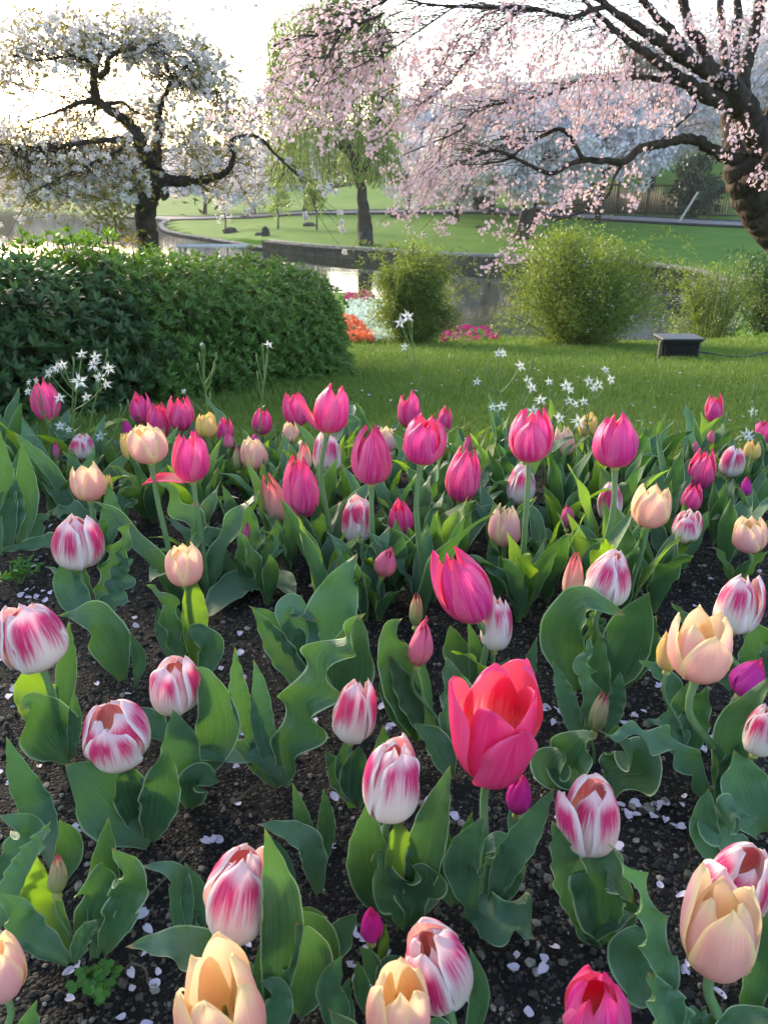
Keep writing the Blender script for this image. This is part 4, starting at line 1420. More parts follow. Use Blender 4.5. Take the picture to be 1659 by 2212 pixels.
# brown metal fence
f0 = G(1220, 452); f1 = G(1600, 470)
f0 = np.array([f0[0], 40.5, 0]); f1 = np.array([PY(1600, 462, 37.5)[0], 37.5, 0])
f0[0] = PY(1205, 455, 40.5)[0]
for q in (f0, f1):
    q[2] = float(land_z(q[0], q[1]))
r = thing('fence', 'brown metal fence of close upright bars on the slope behind the path at right', 'fence', f0)
dv = f1 - f0; L = np.linalg.norm(dv[:2]); rz = math.atan2(dv[1], dv[0])
mb = MB()
for k in range(int(L / .115)):
    q = f0 + dv * ((k + .5) * .115 / L)
    q[2] = float(land_z(q[0], q[1]))
    mb.box(q + np.array([0, 0, .80]), (.028, .028, 1.36), rz)
mb.build('bars', M['fence'], r)
for h in (.18, 1.38):
    mb = MB(); mb.tube([f0 + np.array([0, 0, h]), f0 + dv + np.array([0, 0, h])], .035, 6); mb.build('rail', M['fence'], r)
for k in range(7):
    q = f0 + dv * (k / 6); q[2] = float(land_z(q[0], q[1]))
    mb = MB(); mb.box(q + np.array([0, 0, .75]), (.09, .09, 1.66), rz, .01); mb.build('post', M['fence'], r)
# tan scrub bank behind the fence
mb = MB(); n = 5200
x = RNG.random(n); q = f0 + dv * x[:, None] + np.column_stack([RNG.normal(size=n) * .3, 1.2 + 6 * RNG.random(n), np.zeros(n)])
q[:, 2] = land_z(q[:, 0], q[:, 1])
d = rand_dirs(n) * .35 + np.array([0, 0, 1]); d /= np.linalg.norm(d, axis=1)[:, None]
leaf_quads(mb, q, .5 + .5 * RNG.random(n), .05, d)
mb.build('tall_grass', M['tan'], kind='stuff')


# buildings far on the left shore
def building(label, u, vb, vt, wpx, y, nx, ny):
    b = PY(u, vb, y); b[2] = float(gz(b[0], b[1])) - .3
    W = wpx * y / FPX; H = PY(u, vt, y)[2] - b[2]
    r = thing('building', label, 'building', b)
    mb = MB(); mb.box(b + np.array([0, 4, H / 2]), (W, 8, H)); mb.build('wall', M['wallw'], r)
    mb = MB(); mb.box(b + np.array([0, 4, H + .2]), (W * 1.04, 8.4, .4), 0, .1); mb.build('roof', M['roofg'], r)
    for i in range(nx):
        for j in range(ny):
            c = b + np.array([-W / 2 + W * (i + .5) / nx, -.02, H * (j + .55) / ny])
            mb = MB(); mb.box(c, (W / nx * .5, .12, H / ny * .45)); mb.build('window', M['glass'], r)


building('long low white building with dark windows at the far left end of the lake', 45, 420, 375, 110, 150, 6, 2)
building('pale flat-roofed building partly hidden behind the left cherry blossom', 200, 416, 388, 60, 150, 3, 2)

# ------------------------------------------------------------------ floodlight on the lawn
b = G(1469, 777)
dep = depth_of(b)
W = 92 * dep / FPX; H = 44 * dep / FPX
r = thing('floodlight', 'grey-framed floodlight on the lawn seen from its dark finned back', 'floodlight', b)
# housing: tapered shell, wide lip at the back top
def frustum(mb, c, s0, s1, h, ax='z'):
    v = []
    for k, (sx, sy) in enumerate((s0, s1)):
        for (px_, py_) in ((-1, -1), (1, -1), (1, 1), (-1, 1)):
            v.append((c[0] + px_ * sx / 2, c[1] + py_ * sy / 2, c[2] + k * h))
    mb.add(v, [(3, 2, 1, 0), (4, 5, 6, 7), (0, 1, 5, 4), (1, 2, 6, 5), (2, 3, 7, 6), (3, 0, 4, 7)])
mb = MB(); frustum(mb, b + np.array([0, .08, H * .66]), (W * .84, .09), (W * .98, .17), H * .26)
mb.box(b + np.array([0, .08, H * .955]), (W, .19, H * .09), 0, .006)
mb.build('housing', M['metal_grey'], r, smooth=False)
mb = MB(); mb.box(b + np.array([0, .075, H * .36]), (W * .80, .07, H * .62), 0, .004)
mb.build('lamp_body', M['metal_dark'], r, smooth=False)
mb = MB()
for k in range(15):
    mb.box(b + np.array([-W * .36 + W * .72 * k / 14, .026, H * .42]), (.0045, .034, H * .46), 0, .001)
mb.build('cooling_fins', M['metal_dark'], r, smooth=False)
for sx in (-1, 1):
    mb = MB()
    mb.box(b + np.array([sx * W * .455, .05, H * .38]), (.012, .030, H * .86), 0, .002)
    mb.tube([b + np.array([sx * W * .47, .05, H * .66]), b + np.array([sx * W * .425, .05, H * .66])], .014, 10)
    mb.build('bracket', M['metal_grey'], r, smooth=False)
mb = MB(); mb.tube(spline([b + np.array([W * .3, .1, .03]), b + np.array([W * .8, .12, .012]), b + np.array([W * 1.4, .0, .012]), b + np.array([W * 2.4, .15, .015])], 24), .005, 6)
mb.build('cable', M['metal_dark'], r)

# ------------------------------------------------------------------ tulips
PROF_S = [0, .08, .2, .35, .5, .65, .8, .9, 1.0]
PROF = {  # radius along the petal
    'pink': [.10, .60, .88, 1.0, 1.0, .93, .77, .60, .38],
    'broad': [.10, .60, .88, 1.0, 1.0, .95, .86, .78, .68],
    'peach': [.12, .62, .90, 1.0, 1.0, .94, .83, .71, .56],
    'stripe': [.14, .66, .93, 1.0, .99, .92, .78, .61, .38],
    'bud': [.14, .52, .84, 1.0, .96, .82, .60, .40, .16],
    'slim': [.22, .62, .90, 1.0, .96, .84, .64, .48, .30],
}
POINT = {'pink': (2.5, .80), 'broad': (6.0, .5), 'peach': (2.7, .70), 'stripe': (4.2, .55), 'bud': (2.6, .8), 'slim': (1.7, .9)}


def petal_grid(R, H, th0, shape, rs, hs, open_, rng, wave=.05, amax=1.12, fold=0.0, NS=20, NT=13):
    s = (1 - (1 - np.linspace(0, 1, NS)) ** 1.7)[:, None]; t = np.linspace(-1, 1, NT)[None, :]
    pw, ex = POINT[shape]
    f = np.interp(s, PROF_S, PROF[shape])
    r = R * rs * (f + open_ * s ** 2.0)
    z = H * hs * s * (1 - .16 * max(0, open_) * s)
    wd = np.clip(1 - s ** pw, 0, 1) ** ex * (0.55 + .45 * sstep(s, 0, .3))
    # keep real width sensible where the cup narrows or flares
    A = amax * wd * np.clip(R * .92 / np.maximum(r, R * .3), .55, 1.35)
    th = th0 + t * A
    ph = rng.random(4) * 6.28
    rr = r * (1 - .07 * t * t) + R * .035 * np.exp(-(t / .16) ** 2) * s
    rr = rr + R * wave * np.abs(t) ** 3 * np.sin(s * (7 + 4 * rng.random()) + ph[0] + np.where(t > 0, ph[1], ph[2]))
    rr = rr + R * .03 * np.sin(t * 3 + ph[3]) * s
    rr = rr - fold * R * s ** 4 * (1 - .3 * t * t)
    z = z - H * .05 * t * t * s + H * .015 * np.sin(t * 5 + ph[2]) * s + 0 * t
    if shape in ('pink',):
        z = z + H * .03 * np.exp(-(t / .25) ** 2) * s ** 6
    g = np.stack([rr * np.cos(th), rr * np.sin(th), z], -1)
    uv = np.stack([np.broadcast_to(t * .5 + .5, (NS, NT)), np.broadcast_to(s, (NS, NT))], -1)
    return g, uv


def basis(axis, spin):
    a = unit(axis)
    x = unit(np.cross([0, 1, .0001], a)); y = np.cross(a, x)
    return np.stack([x * math.cos(spin) + y * math.sin(spin), -x * math.sin(spin) + y * math.cos(spin), a], 0)


def bloom(root, mat, shape, ctr, W, H, axis, rng, open_=0.0, wave=.05, spin=None, splay=None, hsd=None):
    """flower part (pistil) with six petals as sub-parts"""
    R = W / 2 / (1 + .25 * max(0, open_))
    B = basis(axis, rng.random() * 6.28 if spin is None else spin)
    b0 = np.asarray(ctr) - B[2] * H * .47
    mp = MB()
    mp.tube([b0 - B[2] * .004, b0 + B[2] * H * .03, b0 + B[2] * H * .25, b0 + B[2] * H * .33, b0 + B[2] * H * .37], [.0045, R * .24, R * .13, R * .17, R * .10], 8)
    for k in range(6):
        a = k * PI / 3 + .2
        d = B[0] * math.cos(a) + B[1] * math.sin(a)
        mp.tube([b0 + d * R * .16, b0 + d * R * .30 + B[2] * H * .18, b0 + d * R * .32 + B[2] * H * .21, b0 + d * R * .33 + B[2] * H * .35, b0 + d * R * .33 + B[2] * H * .37], [.0008, .0008, .0018, .0018, .0006], 5)
    fl = mp.build('flower', M['pistil'], root)
    for k in range(6):
        inner = k % 2
        th0 = k * PI / 3 + rng.normal() * .09
        o = open_ + rng.normal() * .08 - (.16 if inner else 0)
        hs = (1.0 if not inner else .98) * (1 + rng.normal() * .05)
        if hsd and k in hsd:
            hs = hsd[k]
        g, uv = petal_grid(R, H, th0, shape, .90 if inner else 1.0 + .02 * rng.random(), hs, o, rng, wave, fold=max(0, rng.normal() * .05))
        if splay and k in splay:
            ang, tw = splay[k]
            er = np.array([math.cos(th0), math.sin(th0), 0]); et = np.array([-er[1], er[0], 0])
            q = g.reshape(-1, 3); rad = q @ er; zz = q[:, 2]; sd = q @ et
            bend = ang * np.clip(zz / H, 0, 1) ** .7
            r2 = rad * np.cos(bend) + zz * np.sin(bend); z2 = -rad * np.sin(bend) * .6 + zz * np.cos(bend)
            g = (er[None] * r2[:, None] + et[None] * sd[:, None] + np.array([0, 0, 1])[None] * z2[:, None]).reshape(g.shape)
        mb = MB()
        mb.grid(g @ B + b0, uv)
        mb.build('petal', mat, fl)
    return b0, B


LW_S = [0, .1, .22, .38, .52, .68, .82, .92, .97, 1.0]
LW = [.36, .54, .82, .98, 1.0, .82, .50, .22, .09, .005]


def leaf_mesh(path, width, n0, rng, wave=.15, fold=.8, nw=None, N=56, Mm=11, shape=None):
    p = spline(path, N)
    T = np.gradient(p, axis=0); T /= np.linalg.norm(T, axis=1)[:, None]
    n0 = np.asarray(n0, float)
    nn = n0[None] - (T @ n0)[:, None] * T
    # keep the frame steady where the leaf points along the hint
    for i in range(N):
        l = np.linalg.norm(nn[i])
        nn[i] = nn[i] / l if l > .15 else (nn[i - 1] if i else unit(np.cross(T[i], [1, .3, 0])))
    for _ in range(3):
        nn[1:-1] = (nn[:-2] + 2 * nn[1:-1] + nn[2:]); nn /= np.linalg.norm(nn, axis=1)[:, None]
    b = np.cross(T, nn)
    s = np.linspace(0, 1, N); t = np.linspace(-1, 1, Mm)
    w = width / 2 * np.interp(s, LW_S, LW if shape is None else shape)
    phi = fold * np.interp(s, [0, .25, .6, 1], [1.9, 1.1, .75, .8])
    L = np.linalg.norm(np.diff(p, axis=0), axis=1).sum()
    nw = nw or (L / (width * .95) * (1.0 + .5 * rng.random()))
    if wave > .28:          # strongly rippled leaves snake from side to side
        p = p + b * (width * .16 * np.sin(2 * PI * nw * .9 * s + rng.random() * 6) * np.interp(s, [0, .25, .9, 1], [0, 1, 1, .3]))[:, None]
    S, Tt = s[:, None], t[None, :]
    lat = np.sin(Tt * phi[:, None]) / phi[:, None] * 1.12
    dep = (1 - np.cos(Tt * phi[:, None])) / phi[:, None]
    ph = np.where(Tt > 0, rng.random() * 6.28, rng.random() * 6.28)
    jit = .6 * np.sin(S * 5.3 + rng.random() * 6)
    wave = wave * 1.35
    w = w * (1 + .07 * wave / .3 * np.sin(2 * PI * nw * .8 * s + rng.random() * 6) * np.interp(s, [0, .2, .9, 1], [0, 1, 1, 0]))
    wv = wave * np.abs(Tt) ** 2.2 * np.sin(2 * PI * nw * S + ph + jit) * np.interp(s, [0, .2, .45, .9, 1], [0, .4, 1, .8, .2])[:, None]
    g = p[:, None] + b[:, None] * (w[:, None] * lat)[..., None] + nn[:, None] * (w[:, None] * dep + width * .5 * wv)[..., None]
    uv = np.stack([np.broadcast_to(Tt * .5 + .5, (N, Mm)), np.broadcast_to(S, (N, Mm))], -1)
    return g, uv


NLEAF = [0]


def add_leaf(root, path, width, n0, rng, mat='leaf', **kw):
    g, uv = leaf_mesh(path, width, n0, rng, **kw)
    g[..., 2] = np.maximum(g[..., 2], soil_z(g[..., 0], g[..., 1]) - .012)
    mb = MB(); mb.grid(g, uv)
    NLEAF[0] += 1
    return mb.build('leaf', M[mat], root)


def auto_leaf(root, base, az, L, W, th0, bend, rng, mat=None, **kw):
    N = 7
    d = np.array([math.cos(az), math.sin(az), 0])
    p = [np.asarray(base) + d * .004]
    side = np.array([-d[1], d[0], 0]) * rng.normal() * .25
    for k in range(N):
        th = th0 - bend * ((k + .5) / N) ** 1.6
        p.append(p[-1] + (d * math.cos(th) + np.array([0, 0, math.sin(th)]) + side * (k / N)) * L / N)
    n0 = -d * 1.0 + np.array([0, 0, .55]) + rng.normal(size=3) * .2
    m = mat or rng.choice(['leaf', 'leaf', 'leafblue', 'leaf', 'leaflime'])
    return add_leaf(root, p[::2] if len(p) % 2 else p, W, n0, rng, m, **kw)


def hand_leaf(root, spec, rng):
    """spec: (pixels base..tip, width px, wave, extra)"""
    px, wpx, wave = spec[:3]
    ex = spec[3] if len(spec) > 3 else {}
    g = PZ(*px[0], 0.0)
    y0 = g[1] + ex.get('y', 0)
    dy = ex.get('dy', -.015 if wpx > 70 else .0)
    pts = []
    for i, (u, v) in enumerate(px):
        k = i / (len(px) - 1)
        q = PY(u, v, y0 + dy * k)
        if q[2] < .008 + .012 * k:
            q = PZ(u, v, .010 + .016 * k)
        pts.append(q)
    mid = pts[len(pts) // 2]
    W = wpx * depth_of(mid) / FPX * .96
    n0 = unit(EYE - mid) * ex.get('face', .8) + np.array([ex.get('x', 0), 0, ex.get('up', .55)])
    kw = dict(wave=wave, fold=ex.get('fold', .75))
    if 'nw' in ex:
        kw['nw'] = ex['nw']
    return add_leaf(root, pts, W, n0, rng, ex.get('mat', rng.choice(['leaf', 'leaf', 'leafblue'])), **kw)


MATSHAPE = {'redpink': ('redpink', 'broad', .060), 'pink': ('pink', 'pink', .060), 'peach': ('peach', 'peach', .055), 'stripe': ('stripe', 'stripe', .056), 'yellow': ('yellow', 'peach', .045),
            'coral': ('coral', 'slim', .048), 'magenta': ('magenta', 'bud', .032), 'salmon': ('salmon', 'bud', .032), 'green': ('greenbud', 'slim', .022), 'rose': ('rosebud', 'bud', .020)}
BLOOMS, LATER = [], []


def room(g, L, margin=.30):
    """how tall a plant at g may grow without hiding a bloom that stands behind it"""
    d0 = depth_of(g)
    u0 = CU + g[0] / d0 * FPX
    for (kind, u, v, w, h, y) in BLOOMS:
        if y > g[1] + .012 and abs(u - u0) < w * .5 + 34:
            z = PY(u, v + h * margin, g[1])[2]
            if z < L and z > .02:
                L = max(.055, z)
    return L


def tulip(kind, u, v, w, h, label, roll=0, lean=0, base=None, Wn=None, open_=None, leaves=None, nl=3, spin=None, splay=None, dy=0.0, LL=None, seed=None, wave=None, group=None, hsd=None):
    sd = seed if seed is not None else int(u * 31 + v * 7) % 99991
    rng = np.random.default_rng(sd)
    mat, shape, W0 = MATSHAPE[kind]
    if base is not None:
        gb = PZ(*base, 0.0)
        c = PY(u, v, gb[1] + dy)
    else:
        c = P(u, v, FPX * (Wn or W0) / w)
        if c[2] < .10:
            c = PZ(u, v, .10)
        gb = np.array([c[0] - math.sin(math.radians(roll)) * .03 + rng.normal() * .008, c[1] + .01 + rng.normal() * .006, 0])
    W = w * depth_of(c) / FPX
    e = math.atan2(EYE[2] - c[2], math.hypot(c[0], c[1]))
    hp = h * depth_of(c) / FPX
    H = math.sqrt(max((hp ** 2 - (W * math.sin(e) * .8) ** 2), (W * .55) ** 2)) / math.cos(e)
    H = min(max(H, W * 1.08), W * (2.6 if shape in ('slim', 'bud') else 1.75))
    gb[2] = float(soil_z(gb[0], gb[1])) - .004
    root = thing('tulip', label, 'tulip', gb, group or {'redpink': 'pink tulips in the bed', 'pink': 'pink tulips in the bed', 'peach': 'peach tulips in the bed', 'stripe': 'white and crimson tulips in the bed'}.get(kind, 'budding tulips in the bed'))
    axis = np.array([math.sin(math.radians(roll)), -math.sin(math.radians(lean)), 1.0])
    op = open_ if open_ is not None else {'pink': .08, 'peach': .03, 'stripe': .0, 'yellow': 0, 'coral': 0}.get(kind, -.06)
    if open_ is None:
        op += rng.normal() * .05
    if kind != 'redpink':
        op += rng.normal() * .06
        axis = axis + np.array([rng.normal() * .05, rng.normal() * .05, 0])
    b0, B = bloom(root, M[mat], shape, c, W, H, axis, rng, op, (.085 if kind == 'stripe' else .06) if wave is None else wave, spin, splay, hsd)
    ms = MB()
    hh = b0[2] - gb[2]
    pts = [gb - np.array([0, 0, .01]), gb + np.array([0, 0, hh * .35]) + (b0 - gb) * np.array([.2, .2, 0]), b0 - B[2] * hh * .25, b0 + B[2] * .002]
    sr = min(.0043, W * .085)
    ms.tube(spline(pts, 16), np.concatenate([np.linspace(sr * 1.15, sr * .85, 14), [sr * .95, sr * 1.25]]), 9)
    ms.build('stem', M['stem'], root)
    for sp in (leaves or []):
        hand_leaf(root, sp, rng)
    LATER.append((root, gb, nl, LL or min(.20, max(.10, c[2] * .85)), rng))
    BLOOMS.append((kind, u, v, w, h, c[1]))
    return root


# --- back rows
T = tulip
T('pink', 98, 869, 60, 86, 'bright pink tulip standing alone at far left against the hedge, star flowers on both sides', -4, nl=2)
T('pink', 305, 886, 46, 64, 'three-pointed pink tulip, leftmost of the pink trio above the pale peach double', 0, open_=.16)
T('pink', 343, 915, 50, 76, 'smooth closed pink tulip just above the pale peach tulip at left', 5, open_=0)
T('pink', 391, 896, 58, 76, 'full pink tulip beside the small yellow tulip at left back', 6, open_=.08)
T('magenta', 275, 927, 22, 40, 'tiny pink bud peeping out left of the pink trio', -8, Wn=.024)
T('yellow', 447, 921, 46, 52, 'small yellow tulip with open tips beside pink ones at left back', 0, open_=.12)
T('salmon', 428, 933, 26, 44, 'slim mauve-pink bud tucked left under the small yellow tulip', 12, Wn=.027)
T('pink', 487, 932, 36, 56, 'small pink tulip right of the small yellow tulip', 3, Wn=.040, open_=.05)
T('salmon', 494, 953, 24, 36, 'pale pink bud in front of the small pink tulip right of the yellow one', 4, Wn=.026)
T('pink', 566, 913, 43, 58, 'upright pink tulip standing alone above a peach one, left of centre back', 0, open_=.1)
T('magenta', 552, 951, 22, 26, 'pink bud half hidden beneath the lone upright pink tulip', 0, Wn=.024)
T('pink', 640, 888, 56, 74, 'pink tulip touched by the splayed petal of its larger right neighbour', -4, open_=.06)
T('peach', 627, 936, 37, 46, 'small peach tulip under the pink tulip with a touching neighbour', 0, Wn=.045, open_=-.02)
T('pink', 714, 887, 86, 106, 'tall pink tulip with one petal splayed out to the left, highest at centre back', 6, open_=.22, spin=PI + .15, splay={0: (.55, 0)})
T('peach', 320, 960, 84, 80, 'wide pale peach tulip with a cream rim below the pink trio', 4, open_=.14)
T('yellow', 285, 965, 46, 66, 'pale yellow tulip half behind the wide pale peach one', -8, Wn=.040)
T('peach', 192, 1045, 72, 82, 'peach cup tulip with creamy tips in the left part above the striped one', 0, open_=.10)
T('yellow', 231, 1049, 26, 48, 'narrow apricot tulip hidden behind the right side of the left peach cup', 4, Wn=.030)
T('pink', 410, 992, 88, 108, 'large pink tulip with one lower petal drooping to the left', -3, open_=.10, spin=PI + .5, splay={0: (1.35, 0)})
T('stripe', 178, 966, 52, 46, 'white tulip flushed pink seen behind the thin star flower stems', 8, Wn=.05)
T('peach', 550, 983, 60, 68, 'peach tulip with yellow notched tips next to a greenish bud', 0, open_=.1)
T('green', 514, 991, 24, 52, 'greenish yellow bud on the left of the notched peach tulip', -4, Wn=.024)
T('stripe', 707, 985, 62, 84, 'striped white and crimson tulip behind the stem of the tall splayed pink one', 2, open_=.12)
T('coral', 658, 990, 32, 62, 'slender blush pointed bud left of the striped tulip at centre back', 0, Wn=.028)
T('pink', 803, 989, 90, 126, 'large deep pink tulip at the centre with a pointed front petal', -3, open_=.02, spin=-PI / 2 + .2)
T('peach', 836, 951, 42, 54, 'pale peach tulip mostly hidden behind the large central deep pink one', 6, Wn=.046)
T('pink', 885, 890, 52, 76, 'tall pink tulip behind and above the wide double-looking pink bloom', -5, open_=0, splay={1: (.3, 0)})
T('pink', 958, 912, 36, 64, 'narrow pink tulip behind the right shoulder of the wide double-looking bloom', 8, Wn=.040, open_=0)
T('pink', 914, 956, 96, 104, 'wide double-looking pink tulip with creased petals, right of the central one', 3, open_=.2, wave=.09)
T('pink', 999, 1032, 75, 116, 'tall closed pink tulip right of centre with a dark left edge', 4, open_=0, spin=-PI / 2 - .3)
T('pink', 651, 1059, 79, 130, 'large deep pink tulip with a coral pointed flower on its left', -4, open_=.0, spin=-PI / 2 + .4)
T('coral', 595, 1081, 58, 110, 'spiky salmon pointed tulip close on the left of the large deep pink one', -8, Wn=.048)
T('stripe', 771, 1126, 70, 98, 'egg-shaped striped white and crimson tulip below the large central deep pink one', 0, open_=.02, nl=2)
T('pink', 866, 1121, 54, 80, 'medium closed pink tulip right of the egg-shaped striped one', -5, Wn=.046, open_=-.05)
T('salmon', 834, 1216, 50, 66, 'rosy pink half-open bud under the medium closed pink tulip', 16, Wn=.036)
T('pink', 1147, 948, 96, 110, 'large pink tulip with wide shoulders right of centre, leftmost of the right pair', -3, open_=.08, spin=-PI / 2 - .25)
T('peach', 1217, 956, 48, 62, 'pale yellow-peach tulip between the two large pink tulips at right', 0, Wn=.048)
T('yellow', 1269, 920, 42, 52, 'yellow tulip behind white star flowers left of the far large pink one', 0)
T('pink', 1330, 957, 96, 116, 'large pink tulip with a tall pointed front petal, rightmost of the right pair', -2, open_=.04, spin=-PI / 2 + .3)
T('pink', 1542, 886, 38, 58, 'lone slim pink tulip standing tall on the lawn side at far right', 0, Wn=.046, open_=-.02)
T('salmon', 1534, 947, 18, 32, 'small pink bud under the lone slim pink tulip at far right', 0, Wn=.022)
T('stripe', 1581, 1000, 54, 66, 'striped tulip with a blush crown at far right beside the yellow one', 4, open_=.02)
T('yellow', 1624, 974, 36, 42, 'round yellow tulip near the right edge beside a striped one', -2)
T('pink', 1648, 935, 46, 52, 'deep pink ragged tulip cut by the right edge behind star flowers', 0, open_=.3, wave=.12)
T('pink', 1514, 1019, 58, 88, 'pink tulip on a dark leaning stem at right, above a magenta one', 4, Wn=.055, open_=.05)
T('pink', 1493, 1079, 44, 60, 'deep magenta tulip below and behind the pink one on a dark leaning stem', 0, Wn=.046, open_=.1)
T('stripe', 1482, 1139, 60, 72, 'striped tulip partly behind a broad leaf under the deep magenta one', 4, Wn=.055)
T('stripe', 1125, 1050, 62, 90, 'striped tulip just below the left one of the right large pink pair', 3, open_=.08)
T('stripe', 1316, 1086, 54, 82, 'striped tulip crossed by a leaf behind the stem of the tall pointed pink one', -4, Wn=.055)
T('peach', 1406, 1097, 84, 94, 'clear peach cup tulip with yellow pointed tips at right', 0, open_=.08, nl=3)
T('peach', 1091, 1137, 74, 92, 'closed egg-shaped peach tulip with a creamy pointed top, right of centre', 0, open_=-.12)
T('rose', 1225, 1118, 30, 50, 'small dusky rose bud between the closed peach egg and the clear peach cup', 0, Wn=.024)
T('peach', 1618, 1158, 72, 78, 'peach tulip leaning left near the right edge', -14, open_=.08)
T('magenta', 1610, 1052, 25, 42, 'small pink bud on a thin stem near the right edge', -4, Wn=.024)
T('magenta', 422, 1115, 40, 58, 'small two-lobed pink tulip with a leaf tip before it, left of centre', 0, Wn=.036)
T('rose', 123, 976, 17, 40, 'thin dark rose bud below the lone pink tulip at far left', 4, Wn=.016)
T('rose', 1010, 964, 20, 50, 'dusky pointed bud on the lawn edge right of the tall closed pink tulip', 5, Wn=.018)
T('rose', 1500, 971, 15, 36, 'grey-pink closed bud behind the pink tulip with the dark leaning stem', 0, Wn=.016)
T('rose', 533, 1150, 17, 44, 'dark rose bud among leaves left of the spiky salmon tulip', 4, Wn=.018)

# --- front part, bases and big leaves traced
T('stripe', 169, 1174, 108, 116, 'large striped tulip at left with two crimson petals facing front', 4, base=(205, 1345), nl=1, open_=-.02, spin=.1, leaves=[
    ([(195, 1350), (150, 1270), (140, 1200)], 66, .1), ([(200, 1340), (178, 1260), (157, 1175)], 34, .15), ([(215, 1345), (245, 1240), (283, 1122)], 56, .3, {'mat': 'leaf'}), ([(222, 1350), (262, 1250), (262, 1180)], 50, .3),
    ([(200, 1330), (170, 1300), (155, 1262)], 45, .1)])
T('peach', 399, 1223, 80, 92, 'peach tulip with parted creamy tips rising over a broad leaf at left', 0, base=(425, 1440), nl=0, open_=.1, leaves=[
    ([(425, 1445), (422, 1340), (412, 1225)], 56, .1, {'mat': 'leaflime'}), ([(445, 1330), (520, 1262), (600, 1255), (640, 1290)], 84, .06, {'up': 1.6, 'face': .3, 'fold': .35, 'mat': 'leafblue', 'y': .10, 'dy': .02}),
    ([(440, 1470), (455, 1400), (420, 1365), (402, 1385)], 60, .15, {'fold': 1.0}), ([(395, 1440), (372, 1350), (358, 1290), (315, 1265)], 42, .45, {'nw': 4}), ([(372, 1430), (350, 1360), (342, 1310)], 30, .1), ([(390, 1420), (385, 1350), (368, 1290)], 28, .1)])
T('stripe', 1315, 1253, 98, 120, 'striped tulip with a folded white collar above two broad leaves at right', 4, base=(1310, 1485), nl=0, open_=0, leaves=[
    ([(1245, 1490), (1215, 1380), (1262, 1300), (1350, 1330)], 104, .12, {'up': .5, 'fold': .9, 'mat': 'leaf', 'dy': -.05}), ([(1318, 1490), (1350, 1400), (1402, 1278)], 108, .08, {'mat': 'leaf'}), ([(1345, 1480), (1385, 1400), (1418, 1330)], 78, .2), ([(1300, 1480), (1283, 1400), (1290, 1330), (1295, 1365)], 40, .3)])
T('coral', 1239, 1250, 47, 106, 'slender cream and coral closed tulip left of the striped one with the folded collar', 2, base=(1232, 1420), nl=2)
T('pink', 1000, 1269, 120, 172, 'big pink tulip tilted to the left on a thick stem at centre', -29, lean=4, base=(1040, 1520), nl=0, open_=.02, spin=-PI / 2 + .25, dy=.0, leaves=[
    ([(1010, 1470), (985, 1410), (972, 1350)], 60, .1), ([(1022, 1500), (1028, 1420), (1010, 1340)], 32, .1), ([(1085, 1540), (1130, 1480), (1160, 1375)], 36, .12), ([(1060, 1540), (1085, 1470), (1100, 1420)], 60, .1)])
T('stripe', 1071, 1352, 70, 132, 'striped tulip tucked behind the lower right of the big tilted pink one', 2, base=(1072, 1530), nl=1, open_=0, dy=.02)
T('salmon', 909, 1393, 58, 100, 'medium pink closed tulip with a leaf tip against it, left of the big tilted one', 2, base=(960, 1610), nl=0, leaves=[
    ([(945, 1610), (890, 1520), (838, 1412)], 58, .15, {'mat': 'leaf'}), ([(905, 1600), (865, 1480), (842, 1370), (870, 1335)], 92, .15, {'fold': .9}), ([(965, 1640), (990, 1540), (962, 1415)], 82, .18, {'mat': 'leafblue'}),
    ([(975, 1680), (945, 1610), (893, 1562)], 60, .1), ([(930, 1560), (915, 1480), (905, 1405)], 30, .05), ([(885, 1590), (850, 1500), (848, 1400)], 60, .2)])
T('green', 898, 1320, 30, 96, 'closed green and cream bud rising among leaves above the medium pink tulip', 3, base=(890, 1480), nl=1)
T('stripe', 1595, 1308, 98, 128, 'striped tulip with an inverted crimson V at right above the peach cup', 3, base=(1610, 1510), nl=0, open_=0, leaves=[
    ([(1580, 1490), (1545, 1420), (1520, 1350)], 60, .1), ([(1620, 1500), (1630, 1410), (1600, 1330)], 90, .1), ([(1560, 1470), (1520, 1390), (1448, 1300)], 44, .2), ([(1625, 1510), (1700, 1400), (1690, 1300)], 90, .15)])
T('peach', 1514, 1401, 136, 150, 'large pale pink and yellow tulip on a long bare stem at right', 0, base=(1555, 1740), nl=0, open_=.20, spin=-PI / 2 + .1, leaves=[
    ([(1560, 1745), (1582, 1600), (1625, 1520), (1670, 1455)], 84, .25, {'nw': 2.5}), ([(1555, 1760), (1590, 1650), (1612, 1590)], 62, .15), ([(1535, 1750), (1490, 1655), (1415, 1597), (1287, 1580)], 62, .38, {'nw': 4.5, 'up': 1.0, 'mat': 'leafblue'})])
T('yellow', 1442, 1412, 50, 84, 'yellow tulip peeping out behind the left side of the large pale pink and yellow one', -6, base=(1475, 1645), nl=0, leaves=[
    ([(1475, 1560), (1440, 1470), (1378, 1425)], 46, .2), ([(1480, 1630), (1470, 1540), (1490, 1470)], 50, .15), ([(1485, 1640), (1500, 1560), (1528, 1480)], 62, .2), ([(1475, 1640), (1440, 1560), (1395, 1572)], 52, .35), ([(1460, 1620), (1455, 1560), (1450, 1510)], 40, .1)])
T('magenta', 1618, 1466, 76, 88, 'rounded deep magenta tulip at the right edge leaning right', 22, base=(1580, 1640), nl=1, Wn=.05, open_=.12)
T('stripe', 1645, 1580, 74, 112, 'striped tulip cut by the right edge below the deep magenta one', 4, base=(1640, 1790), nl=0, leaves=[
    ([(1640, 1800), (1600, 1700), (1585, 1620)], 120, .1), ([(1620, 1860), (1560, 1800), (1570, 1755), (1640, 1770)], 80, .3, {'up': .9}), ([(1545, 1870), (1520, 1800), (1530, 1700)], 60, .15)])
